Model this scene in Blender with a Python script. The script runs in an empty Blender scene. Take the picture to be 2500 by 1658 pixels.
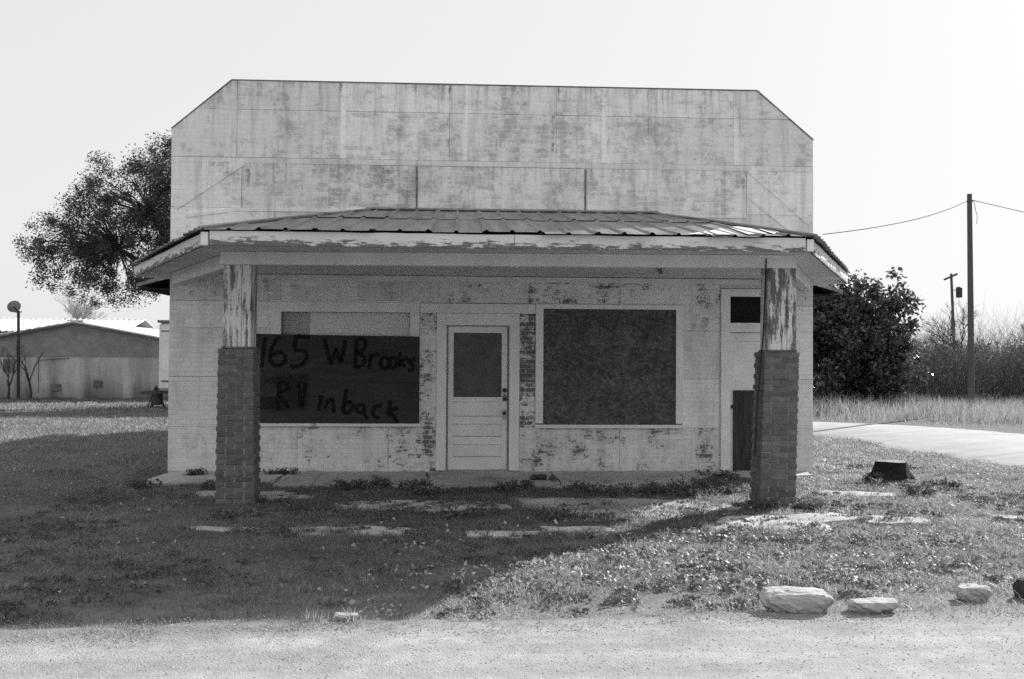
import bpy, bmesh, math, random
import numpy as np
from mathutils import Matrix, Vector

random.seed(7)
rng = np.random.default_rng(11)
scene = bpy.context.scene
C = scene.collection

# ------------------------------------------------------------------ camera, sky, sun, exposure
cam_d = bpy.data.cameras.new('camera')
cam_d.sensor_width = 36.0
cam_d.lens = 35.0
cam_d.clip_start = 0.05
cam_d.clip_end = 3000
cam = bpy.data.objects.new('camera', cam_d)
C.objects.link(cam)
scene.camera = cam
YAW, PITCH, ROLL = 0.05304, 0.01870, 0.00601
f = Vector((math.sin(YAW) * math.cos(PITCH), math.cos(YAW) * math.cos(PITCH), math.sin(PITCH)))
r0 = Vector((math.cos(YAW), -math.sin(YAW), 0))
u0 = r0.cross(f)
r = r0 * math.cos(ROLL) + u0 * math.sin(ROLL)
u = u0 * math.cos(ROLL) - r0 * math.sin(ROLL)
cam.matrix_world = Matrix(((r.x, u.x, -f.x, -0.5235), (r.y, u.y, -f.y, -13.933), (r.z, u.z, -f.z, 1.599), (0, 0, 0, 1)))

SUN_K, SUN_D = 0.92, 1.58              # shadow drift left per metre forward; metres forward per metre of height
sun_dir = Vector((SUN_K * SUN_D, SUN_D, 1.0)).normalized()      # towards the sun
sun_el = math.asin(sun_dir.z)
sun_az = math.atan2(sun_dir.x, sun_dir.y)

world = bpy.data.worlds.new('World')
scene.world = world
world.use_nodes = True
wn = world.node_tree
wn.nodes.clear()
sky = wn.nodes.new('ShaderNodeTexSky')
sky.sky_type = 'NISHITA'
sky.sun_disc = False
sky.sun_elevation = sun_el
sky.sun_rotation = sun_az
sky.air_density = 1.0
sky.dust_density = 2.5
sky.ozone_density = 1.0
bw = wn.nodes.new('ShaderNodeRGBToBW')                           # black-and-white film
bg = wn.nodes.new('ShaderNodeBackground')
bg.inputs['Strength'].default_value = 0.10
wo = wn.nodes.new('ShaderNodeOutputWorld')
wn.links.new(sky.outputs[0], bw.inputs[0])
pw = wn.nodes.new('ShaderNodeMath'); pw.operation = 'POWER'; pw.inputs[1].default_value = 0.09      # thin white haze evens the sky out
ml = wn.nodes.new('ShaderNodeMath'); ml.operation = 'MULTIPLY'; ml.inputs[1].default_value = 4.4
wn.links.new(bw.outputs[0], pw.inputs[0])
wn.links.new(pw.outputs[0], ml.inputs[0])
wn.links.new(ml.outputs[0], bg.inputs['Color'])
wn.links.new(bg.outputs[0], wo.inputs['Surface'])

sun_d = bpy.data.lights.new('sun', 'SUN')
sun_d.energy = 5.0
sun_d.angle = math.radians(0.5)
sun_d.color = (1.0, 1.0, 1.0)
sun = bpy.data.objects.new('sun', sun_d)
C.objects.link(sun)
sun.location = (20, 25, 20)
sun.rotation_euler = sun_dir.to_track_quat('Z', 'Y').to_euler()

scene.view_settings.view_transform = 'Standard'
scene.view_settings.look = 'None'
scene.view_settings.gamma = 1.0
scene.view_settings.use_curve_mapping = False
scene.view_settings.exposure = 0.76
scene.render.engine = 'CYCLES'
scene.cycles.use_denoising = False
scene.cycles.max_bounces = 8
scene.cycles.transparent_max_bounces = 12

# ------------------------------------------------------------------ node helpers (every value is a grey)
class G:
    def __init__(s, name):
        s.m = bpy.data.materials.new(name)
        s.m.use_nodes = True
        s.t = s.m.node_tree
        s.t.nodes.clear()
        s.out = s.t.nodes.new('ShaderNodeOutputMaterial')
        s.pos = s.node('ShaderNodeNewGeometry').outputs['Position']
    def node(s, typ, **kw):
        n = s.t.nodes.new(typ)
        for k, v in kw.items():
            setattr(n, k, v)
        return n
    def put(s, sock, v):
        if isinstance(v, bpy.types.NodeSocket):
            s.t.links.new(v, sock)
        elif sock.type == 'RGBA':
            sock.default_value = (v, v, v, 1)
        else:
            sock.default_value = v
    def scale(s, vec, sc):
        n = s.node('ShaderNodeVectorMath', operation='MULTIPLY')
        s.put(n.inputs[0], vec)
        n.inputs[1].default_value = sc
        return n.outputs[0]
    def noise(s, sc, detail=4, rough=0.55, vec=None, dist=0.0):
        n = s.node('ShaderNodeTexNoise')
        s.put(n.inputs['Vector'], vec if vec is not None else s.pos)
        n.inputs['Scale'].default_value = sc
        n.inputs['Detail'].default_value = detail
        n.inputs['Roughness'].default_value = rough
        n.inputs['Distortion'].default_value = dist
        return n.outputs[0]
    def voro(s, sc, vec=None, feature='F1', out='Distance'):
        n = s.node('ShaderNodeTexVoronoi', feature=feature)
        s.put(n.inputs['Vector'], vec if vec is not None else s.pos)
        n.inputs['Scale'].default_value = sc
        return n.outputs[out]
    def mp(s, x, a, b, c=0.0, d=1.0, smooth=False):
        n = s.node('ShaderNodeMapRange')
        if smooth:
            n.interpolation_type = 'SMOOTHSTEP'
        for i, v in enumerate((x, a, b, c, d)):
            s.put(n.inputs[i], v)
        return n.outputs[0]
    def mix(s, fac, a, b):
        n = s.node('ShaderNodeMix', data_type='FLOAT')
        s.put(n.inputs[0], fac); s.put(n.inputs[2], a); s.put(n.inputs[3], b)
        return n.outputs[0]
    def op(s, o, a, b=0.0, clamp=False):
        n = s.node('ShaderNodeMath', operation=o)
        n.use_clamp = clamp
        s.put(n.inputs[0], a); s.put(n.inputs[1], b)
        return n.outputs[0]
    def bump(s, h, strength=0.5, dist=0.01, normal=None):
        n = s.node('ShaderNodeBump')
        n.inputs['Strength'].default_value = strength
        n.inputs['Distance'].default_value = dist
        s.put(n.inputs['Height'], h)
        if normal is not None:
            s.put(n.inputs['Normal'], normal)
        return n.outputs[0]
    def attr(s, name, typ='OBJECT'):
        n = s.node('ShaderNodeAttribute', attribute_name=name)
        n.attribute_type = typ
        return n.outputs['Fac']
    def rnd(s):
        return s.node('ShaderNodeObjectInfo').outputs['Random']
    def island(s):
        return s.node('ShaderNodeNewGeometry').outputs['Random Per Island']
    def end(s, color, rough=0.85, normal=None, spec=0.25, metal=0.0, transl=None, alpha=None):
        b = s.node('ShaderNodeBsdfPrincipled')
        s.put(b.inputs['Base Color'], color)
        s.put(b.inputs['Roughness'], rough)
        s.put(b.inputs['Specular IOR Level'], spec)
        s.put(b.inputs['Metallic'], metal)
        if normal is not None:
            s.put(b.inputs['Normal'], normal)
        sh = b.outputs[0]
        if transl is not None:
            tr = s.node('ShaderNodeBsdfTranslucent')
            s.put(tr.inputs['Color'], color)
            mx = s.node('ShaderNodeMixShader')
            mx.inputs[0].default_value = transl
            s.t.links.new(sh, mx.inputs[1]); s.t.links.new(tr.outputs[0], mx.inputs[2])
            sh = mx.outputs[0]
        if alpha is not None:
            tp = s.node('ShaderNodeBsdfTransparent')
            mx = s.node('ShaderNodeMixShader')
            s.put(mx.inputs[0], alpha)
            s.t.links.new(tp.outputs[0], mx.inputs[1]); s.t.links.new(sh, mx.inputs[2])
            sh = mx.outputs[0]
        s.t.links.new(sh, s.out.inputs['Surface'])
        return s.m

def xz(g):
    sp = g.node('ShaderNodeSeparateXYZ'); g.put(sp.inputs[0], g.pos)
    cb = g.node('ShaderNodeCombineXYZ')
    g.put(cb.inputs[0], sp.outputs[0]); g.put(cb.inputs[1], sp.outputs[2])
    return cb.outputs[0]

def brick_tex(g, vec, w=0.205, h=0.066, mortar=0.007):
    n = g.node('ShaderNodeTexBrick')
    g.put(n.inputs['Vector'], vec)
    n.inputs['Scale'].default_value = 1.0
    n.inputs['Mortar Size'].default_value = mortar
    n.inputs['Mortar Smooth'].default_value = 0.4
    n.inputs['Brick Width'].default_value = w
    n.inputs['Row Height'].default_value = h
    n.inputs['Color1'].default_value = (0, 0, 0, 1)
    n.inputs['Color2'].default_value = (1, 1, 1, 1)
    return n.outputs['Fac'], n.outputs['Color']

MAT = {}
# brick-imprinted siding sheets, painted pale, peeling and stained
def siding(name, paint, sub, streak, soft=0.03, drips=(), course=0.955):
    g = G(name)
    v = xz(g)
    mort, bcol = brick_tex(g, v)
    peel = g.attr('peel')
    tone = g.attr('tone')
    sp = g.node('ShaderNodeSeparateXYZ'); g.put(sp.inputs[0], g.pos)
    big = g.noise(0.9, 5, 0.6)
    mid = g.noise(2.1, 9, 0.74, g.scale(g.pos, (1.35, 1.0, 0.85)))
    fine = g.noise(22, 7, 0.75)
    grit = g.noise(95, 4, 0.7)
    vst = g.noise(1.0, 6, 0.7, g.scale(g.pos, (7.0, 1.0, 0.45)))
    hfl = g.noise(1.0, 4, 0.65, g.scale(g.pos, (9.0, 1.0, 30.0)))
    base = g.mix(g.mp(big, 0.3, 0.7), paint * 0.9, paint * 1.06)
    base = g.op('MULTIPLY', base, g.mp(vst, 0.34, 0.50, 1.0 - streak * 0.7, 1.02))
    gv = g.op('ADD', g.op('MULTIPLY', mid, 0.5), g.op('ADD', g.op('MULTIPLY', fine, 0.25), g.op('ADD', g.op('MULTIPLY', hfl, .14), g.op('MULTIPLY', bcol, 0.05))))
    grime = g.mp(g.op('ADD', gv, g.op('ADD', g.op('MULTIPLY', vst, 0.06), g.op('MULTIPLY', peel, 0.085))), 0.515, 0.585, 0.0, 1.0)
    base = g.op('MULTIPLY', base, g.mix(grime, 1.0, 1.0 - streak * 1.0))
    base = g.op('MULTIPLY', base, g.mp(fine, 0.3, 0.7, 0.90, 1.08))
    base = g.op('MULTIPLY', base, g.mp(grit, 0.3, 0.7, 0.90, 1.10))
    base = g.op('MULTIPLY', base, g.mp(tone, 0.0, 1.0, 0.9, 1.08))
    base = g.op('MULTIPLY', base, g.mp(mort, 0.0, 1.0, 1.0, course))
    for z0, z1, amt in drips:                    # run-off stains below the top edge and the ledges
        dn = g.noise(1.0, 5, 0.7, g.scale(g.pos, (11.0, 1.0, 0.5)))
        dm = g.op('MULTIPLY', g.mp(dn, 0.5, 0.66), g.mp(sp.outputs[2], z0, z1))
        dm = g.op('MULTIPLY', dm, g.mp(sp.outputs[2], z1 + 0.004, z1 + 0.006, 1.0, 0.0))
        base = g.op('MULTIPLY', base, g.mix(dm, 1.0, 1.0 - amt))
    pv = g.op('ADD', g.op('MULTIPLY', mid, 0.45), g.op('MULTIPLY', fine, 0.27))
    pv = g.op('ADD', pv, g.op('MULTIPLY', hfl, 0.2))
    pv = g.op('ADD', pv, g.op('MULTIPLY', bcol, 0.05))
    thr = g.mp(peel, 0.0, 1.0, 0.635, 0.42)
    pk = g.mp(g.op('SUBTRACT', pv, thr), 0.0, soft)
    pk = g.op('MULTIPLY', pk, g.mp(mort, 0.2, 0.9, 1.0, 0.6))
    subc = g.op('MULTIPLY', sub, g.mp(fine, 0.3, 0.7, 0.55, 1.7))
    col = g.mix(pk, base, subc)
    hgt = g.op('SUBTRACT', g.op('MULTIPLY', pk, -0.35), g.op('MULTIPLY', mort, 0.22))
    hgt = g.op('ADD', hgt, g.op('ADD', g.op('MULTIPLY', fine, 0.45), g.op('MULTIPLY', grit, 0.2)))
    return g.end(col, 0.9, g.bump(hgt, 0.7, 0.007), 0.15)
MAT['siding_up'] = siding('parapet_siding_paint', 0.86, 0.34, 0.36, 0.06, ((4.75, 5.43, 0.45), (3.9, 4.28, 0.3), (4.0, 4.36, 0.12)))
MAT['siding_low'] = siding('porch_siding_paint', 0.86, 0.13, 0.20, 0.035, ((-0.35, 0.63, 0.10),), 0.87)

def painted(name, paint, sub, peel, stretch=(6, 6, 6), grain=0.5, rough=0.8, zline=None):
    g = G(name)
    n1 = g.noise(1.0, 6, 0.65, g.scale(g.pos, stretch))
    n2 = g.noise(2.2, 5, 0.6)
    n3 = g.noise(40, 4, 0.6)
    pv = g.op('ADD', g.op('MULTIPLY', n1, 0.62), g.op('MULTIPLY', n2, 0.26))
    pv = g.op('ADD', pv, g.op('MULTIPLY', n3, 0.12))
    if zline:                                    # paint worn off along the lower edge of the board
        sp = g.node('ShaderNodeSeparateXYZ'); g.put(sp.inputs[0], g.pos)
        pv = g.op('ADD', pv, g.op('MULTIPLY', g.op('SUBTRACT', zline, sp.outputs[2]), 1.7))
    pk = g.mp(pv, 0.69 - 0.4 * peel, 0.75 - 0.4 * peel)
    base = g.op('MULTIPLY', paint, g.mp(n2, 0.3, 0.7, 0.88, 1.08))
    base = g.op('MULTIPLY', base, g.mp(n3, 0.3, 0.7, 0.95, 1.05))
    subc = g.op('MULTIPLY', sub, g.mp(n1, 0.3, 0.7, 0.6, 1.5))
    col = g.mix(pk, base, subc)
    return g.end(col, rough, g.bump(g.op('SUBTRACT', g.op('MULTIPLY', n3, grain), g.op('MULTIPLY', pk, 0.8)), 0.4, 0.004), 0.2)
MAT['trim'] = painted('trim_paint', 0.84, 0.12, 0.16, (5, 5, 5))
MAT['door'] = painted('door_paint', 0.84, 0.14, 0.10, (5, 5, 3))
MAT['fascia'] = painted('peeling_fascia_paint', 0.74, 0.14, 0.42, (6.0, 6.0, 30), zline=2.762)
MAT['post'] = painted('peeling_post_paint', 0.72, 0.13, 0.52, (17, 17, 2.2))
MAT['beam'] = painted('beam_paint', 0.78, 0.12, 0.12, (4, 4, 12))
MAT['soffit'] = painted('soffit_paint', 0.74, 0.12, 0.12, (2, 20, 4))

def plain(name, v, var=0.25, sc=6.0, rough=0.85, spec=0.2, bump=0.3, metal=0.0, rndvar=0.0, stretch=None, transl=None, bd=0.004):
    g = G(name)
    vec = g.scale(g.pos, stretch) if stretch else g.pos
    n = g.noise(sc, 6, 0.62, vec)
    n2 = g.noise(sc * 6.3, 4, 0.6, vec)
    c = g.op('MULTIPLY', v, g.mp(n, 0.3, 0.7, 1 - var, 1 + var))
    c = g.op('MULTIPLY', c, g.mp(n2, 0.3, 0.7, 1 - var * 0.5, 1 + var * 0.5))
    if rndvar:
        c = g.op('MULTIPLY', c, g.mp(g.rnd(), 0, 1, 1 - rndvar, 1 + rndvar))
    nm = g.bump(g.op('ADD', n, g.op('MULTIPLY', n2, 0.5)), bump, bd) if bump else None
    return g.end(c, rough, nm, spec, metal, transl)
MAT['brick'] = plain('brown_grey_brick', 0.145, 0.25, 14, 0.9, 0.15, 0.5, rndvar=0.18)
MAT['mortar'] = plain('mortar', 0.25, 0.35, 10, 0.95, 0.1, 0.5)
MAT['dark'] = plain('dark_void', 0.02, 0.2, 5, 0.9, 0.1, 0)
MAT['backing'] = plain('old_wall_board', 0.3, 0.3, 5, 0.9, 0.1, 0)
MAT['iron'] = plain('rusty_iron', 0.035, 0.4, 30, 0.6, 0.4, 0.3)
MAT['brightmetal'] = plain('worn_steel', 0.35, 0.3, 30, 0.4, 0.5, 0.2, metal=0.8)
MAT['wire'] = plain('black_cable_jacket', 0.02, 0.1, 9, 1.0, 0.0, 0)
MAT['sunglint'] = plain('painted_sun_glint', 0.82, 0.06, 3, 0.5, 0.4, 0.05)  # near-white colour standing in for sun glare on the porch roof
MAT['rock'] = plain('pale_limestone', 0.44, 0.22, 9, 0.92, 0.1, 0.9, bd=0.02)
MAT['darkrock'] = plain('dark_rubble', 0.05, 0.3, 9, 0.92, 0.1, 0.9, bd=0.02)
MAT['bark'] = plain('rough_bark', 0.07, 0.4, 8, 0.95, 0.1, 0.9, stretch=(6, 6, 1), bd=0.02)
MAT['stump'] = plain('stump_wood_and_eave_shade', 0.028, 0.5, 10, 0.95, 0.1, 0.9, stretch=(5, 5, 1), bd=0.02)
MAT['cutwood'] = plain('weathered_cut_wood', 0.22, 0.4, 14, 0.9, 0.1, 0.6)
MAT['polewood'] = plain('utility_pole_wood', 0.10, 0.3, 6, 0.9, 0.1, 0.6, stretch=(8, 8, 0.6))
MAT['twig'] = plain('bare_twigs', 0.10, 0.3, 3, 0.95, 0.1, 0)
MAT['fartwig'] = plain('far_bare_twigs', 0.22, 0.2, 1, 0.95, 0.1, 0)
MAT['stucco'] = None
MAT['tin'] = plain('pale_sheet_metal', 0.7, 0.12, 2, 0.45, 0.5, 0.0, metal=0.3)
MAT['rvskin'] = plain('trailer_skin', 0.7, 0.12, 3, 0.55, 0.35, 0.05)
MAT['rubber'] = plain('tyre_rubber', 0.03, 0.2, 9, 0.8, 0.2, 0.1)
MAT['paper'] = plain('faded_window_paper', 0.85, 0.10, 2.5, 0.9, 0.1, 0)
MAT['paperdark'] = plain('grey_curtain', 0.5, 0.12, 2.5, 0.9, 0.1, 0)
MAT['lowboard'] = plain('raw_plywood_patch', 0.055, 0.5, 1.5, 0.85, 0.15, 0.5, stretch=(22, 22, 1.4))
MAT['signboard'] = plain('dark_stained_plywood', 0.045, 0.30, 2.2, 0.75, 0.2, 0.25, stretch=(1.0, 1.0, 6.0))
MAT['greyboard'] = plain('grey_hardboard', 0.115, 0.2, 5, 0.8, 0.2, 0.2)
MAT['coping'] = plain('coping_metal', 0.16, 0.5, 4, 0.7, 0.3, 0.2)

def osb(name, v):
    g = G(name)
    wob = g.noise(3.0, 3, 0.5)
    ws = g.node('ShaderNodeVectorMath', operation='MULTIPLY_ADD')
    nz = g.node('ShaderNodeTexNoise'); g.put(nz.inputs['Vector'], g.pos); nz.inputs['Scale'].default_value = 9
    g.put(ws.inputs[0], nz.outputs['Color']); ws.inputs[1].default_value = (0.12, 0.12, 0.12); g.put(ws.inputs[2], g.pos)
    a = g.voro(17, g.scale(ws.outputs[0], (1.0, 1.0, 2.2)), out='Color')
    b = g.voro(19, g.scale(ws.outputs[0], (2.2, 1.0, 0.9)), out='Color')
    bwn = g.node('ShaderNodeRGBToBW'); g.put(bwn.inputs[0], a)
    bwm = g.node('ShaderNodeRGBToBW'); g.put(bwm.inputs[0], b)
    c = g.op('MULTIPLY', v, g.mp(bwn.outputs[0], 0.2, 0.8, 0.70, 1.3))
    c = g.op('MULTIPLY', c, g.mp(bwm.outputs[0], 0.2, 0.8, 0.78, 1.22))
    c = g.op('MULTIPLY', c, g.mp(wob, 0.3, 0.7, 0.78, 1.22))
    return g.end(c, 0.8, g.bump(bwn.outputs[0], 0.3, 0.002), 0.2)
MAT['osb'] = osb('weathered_flake_board', 0.10)

def metal_sheet():
    g = G('weathered_roof_tin')
    s = g.noise(1.0, 5, 0.6, g.scale(g.pos, (9, 0.7, 0.7)))
    b = g.noise(2.0, 5, 0.6)
    fi = g.noise(60, 3, 0.6)
    c = g.op('MULTIPLY', 0.185, g.mp(s, 0.3, 0.7, 0.55, 1.5))
    c = g.op('MULTIPLY', c, g.mp(b, 0.3, 0.7, 0.8, 1.2))
    c = g.op('MULTIPLY', c, g.mp(g.rnd(), 0, 1, 0.82, 1.18))
    return g.end(c, g.mp(b, 0.3, 0.7, 0.40, 0.52), g.bump(fi, 0.08, 0.002), 0.5, 0.3)
MAT['rooftin'] = metal_sheet()

def concrete():
    g = G('weathered_concrete')
    a = g.noise(1.6, 6, 0.65); b = g.noise(11, 6, 0.65); c0 = g.noise(90, 3, 0.6)
    c = g.op('MULTIPLY', 0.48, g.mp(a, 0.3, 0.7, 0.7, 1.15))
    c = g.op('MULTIPLY', c, g.mp(b, 0.3, 0.7, 0.82, 1.15))
    c = g.op('MULTIPLY', c, g.mp(c0, 0.3, 0.7, 0.9, 1.1))
    cr = g.mp(g.voro(1.7, feature='DISTANCE_TO_EDGE'), 0.0, 0.012, 0.45, 1.0)
    c = g.op('MULTIPLY', c, cr)
    return g.end(c, 0.93, g.bump(g.op('ADD', b, g.op('MULTIPLY', c0, 0.5)), 0.4, 0.006), 0.15)
MAT['conc'] = concrete()

def stucco():
    g = G('stained_stucco')
    st = g.noise(1.0, 5, 0.6, g.scale(g.pos, (2.2, 2.2, 0.25)))
    b = g.noise(1.1, 5, 0.6); fi = g.noise(9, 5, 0.6)
    sp = g.node('ShaderNodeSeparateXYZ'); g.put(sp.inputs[0], g.pos)
    low = g.mp(g.op('ADD', sp.outputs[2], g.op('MULTIPLY', st, 1.3)), 0.5, 1.4, 0.35, 1.0)     # damp and mildew rising from the foot
    c = g.op('MULTIPLY', 0.52, g.mp(st, 0.35, 0.65, 0.72, 1.12))
    c = g.op('MULTIPLY', c, g.mp(b, 0.3, 0.7, 0.85, 1.12))
    c = g.op('MULTIPLY', c, g.mp(fi, 0.3, 0.7, 0.92, 1.08))
    c = g.op('MULTIPLY', c, low)
    return g.end(c, 0.93, g.bump(fi, 0.3, 0.01), 0.1)
MAT['stucco'] = stucco()
MAT['gable'] = plain('gable_boards', 0.30, 0.2, 3, 0.9, 0.1, 0.2)

def leafmat(name, v, rough=0.5, spec=0.5, transl=0.3, var=0.45):
    g = G(name)
    c = g.op('MULTIPLY', v, g.mp(g.island(), 0, 1, 1 - var, 1 + var))
    return g.end(c, rough, None, spec, 0.0, transl)
MAT['leaf_oak'] = leafmat('oak_leaves', 0.08, 0.55, 0.35, 0.3)
MAT['leaf_shrub'] = leafmat('glossy_shrub_leaves', 0.075, 0.25, 0.7, 0.32)
MAT['thicket_leaf'] = leafmat('thicket_leaves', 0.19, 0.7, 0.2, 0.25)
MAT['weed'] = leafmat('weed_leaves', 0.12, 0.6, 0.3, 0.25)
MAT['litter'] = leafmat('dry_leaf_litter', 0.36, 0.6, 0.35, 0.25, 0.65)
MAT['drygrass'] = leafmat('dry_tall_grass', 0.34, 0.7, 0.3, 0.4, 0.5)

def grassmat():
    g = G('winter_lawn_blades')
    b = g.noise(0.7, 4, 0.6)
    c = g.op('MULTIPLY', 0.25, g.mp(g.island(), 0, 1, 0.45, 1.6))
    c = g.op('MULTIPLY', c, g.mp(b, 0.35, 0.65, 0.75, 1.25))
    return g.end(c, 0.45, None, 0.5, 0.0, 0.66)
MAT['grass'] = grassmat()

def ground():
    g = G('lawn_soil')
    a = g.noise(0.5, 6, 0.65); b = g.noise(6, 6, 0.7); c0 = g.noise(45, 4, 0.7)
    c = g.op('MULTIPLY', 0.14, g.mp(a, 0.3, 0.7, 0.75, 1.25))
    c = g.op('MULTIPLY', c, g.mp(b, 0.3, 0.7, 0.7, 1.3))
    c = g.op('MULTIPLY', c, g.mp(c0, 0.3, 0.7, 0.7, 1.3))
    sp = g.node('ShaderNodeSeparateXYZ'); g.put(sp.inputs[0], g.pos)
    d = g.op('ADD', g.op('ADD', sp.outputs[1], 8.34), g.op('MULTIPLY', sp.outputs[0], -0.07))       # stone dust spilled off the road
    d = g.op('ADD', d, g.op('MULTIPLY', g.op('SUBTRACT', g.noise(2.2, 6, 0.7), 0.5), 2.0))
    c = g.mix(g.mp(d, 0.0, 1.0, 0.8, 0.0), c, 0.27)
    return g.end(c, 0.95, g.bump(g.op('ADD', b, c0), 0.8, 0.03), 0.1)
MAT['ground'] = ground()

def gravel():
    g = G('crushed_limestone_road')
    a = g.noise(0.8, 6, 0.65); b = g.noise(9, 6, 0.7); v = g.voro(75); v2 = g.voro(160)
    c = g.op('MULTIPLY', 0.37, g.mp(a, 0.3, 0.7, 0.86, 1.1))
    c = g.op('MULTIPLY', c, g.mp(b, 0.3, 0.7, 0.8, 1.15))
    c = g.op('MULTIPLY', c, g.mp(g.noise(1.0, 4, 0.6, g.scale(g.pos, (0.35, 3.2, 1.0))), 0.35, 0.65, 0.84, 1.1))
    c = g.op('MULTIPLY', c, g.mp(v, 0.0, 0.7, 1.06, 0.9))
    sp = g.node('ShaderNodeSeparateXYZ'); g.put(sp.inputs[0], g.pos)
    d = g.op('ADD', g.op('ADD', sp.outputs[1], 8.34), g.op('MULTIPLY', sp.outputs[0], -0.07))
    d = g.op('ADD', d, g.op('MULTIPLY', g.op('SUBTRACT', g.noise(2.6, 6, 0.7), 0.5), 1.6))
    c = g.mix(g.mp(d, -0.42, 0.12, 0.0, 0.75), c, 0.15)
    return g.end(c, 0.95, g.bump(g.op('ADD', g.op('MULTIPLY', v, -1.0), g.op('ADD', g.op('MULTIPLY', v2, -0.5), b)), 0.5, 0.006), 0.12)
MAT['gravel'] = gravel()
MAT['pebble'] = leafmat('limestone_chips', 0.40, 0.9, 0.1, 0.0, 0.4)
MAT['asphalt'] = plain('pale_worn_asphalt', 0.27, 0.14, 1.2, 0.9, 0.2, 0.3)

def pane():
    g = G('dusty_glass')
    d = g.mp(g.noise(2.5, 5, 0.6), 0.3, 0.7, 0.02, 0.08)
    return g.end(0.30, 0.12, None, 0.5, 0.0, None, d)
MAT['glass'] = pane()

def inkmat():
    g = G('spray_paint')
    a = g.attr('ink', 'GEOMETRY')
    n = g.noise(30, 4, 0.6)
    al = g.op('MULTIPLY', g.mp(a, 0.0, 0.9, 0.0, 0.85, True), g.mp(n, 0.25, 0.6, 0.75, 1.0))
    return g.end(0.010, 0.7, None, 0.15, 0.0, None, al)
MAT['ink'] = inkmat()

def stainmat():
    g = G('rust_and_mildew')
    n = g.noise(26, 5, 0.7)
    al = g.op('MULTIPLY', g.attr('ink', 'GEOMETRY'), g.mp(n, 0.38, 0.58, 0.1, 0.95))
    return g.end(0.07, 0.9, None, 0.1, 0.0, None, al)
MAT['stain'] = stainmat()

# ------------------------------------------------------------------ mesh helpers
WORLD = {}
def link(name, me, parent=None, loc=(0, 0, 0)):
    o = bpy.data.objects.new(name, me)
    C.objects.link(o)
    p = WORLD[parent.name] if parent is not None else Vector((0, 0, 0))
    o.parent = parent
    o.location = Vector(loc) - p
    WORLD[o.name] = Vector(loc)
    return o
def tag(o, label=None, cat=None, group=None, kind=None):
    if label: o['label'] = label
    if cat: o['category'] = cat
    if group: o['group'] = group
    if kind: o['kind'] = kind
    return o
def empty(name, loc, label=None, cat=None, group=None):
    return tag(link(name, None, None, loc), label, cat, group)
def arr_mesh(name, V, F, mat, smooth=False):
    V = np.asarray(V, dtype=np.float32); F = np.asarray(F, dtype=np.int32)
    me = bpy.data.meshes.new(name)
    n, k = F.shape
    me.vertices.add(len(V)); me.vertices.foreach_set('co', V.ravel())
    me.loops.add(n * k); me.loops.foreach_set('vertex_index', F.ravel())
    me.polygons.add(n)
    me.polygons.foreach_set('loop_start', np.arange(0, n * k, k, dtype=np.int32))
    if smooth: me.polygons.foreach_set('use_smooth', np.ones(n, dtype=bool))
    me.update(calc_edges=True)
    me.materials.append(MAT[mat])
    return me
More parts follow.
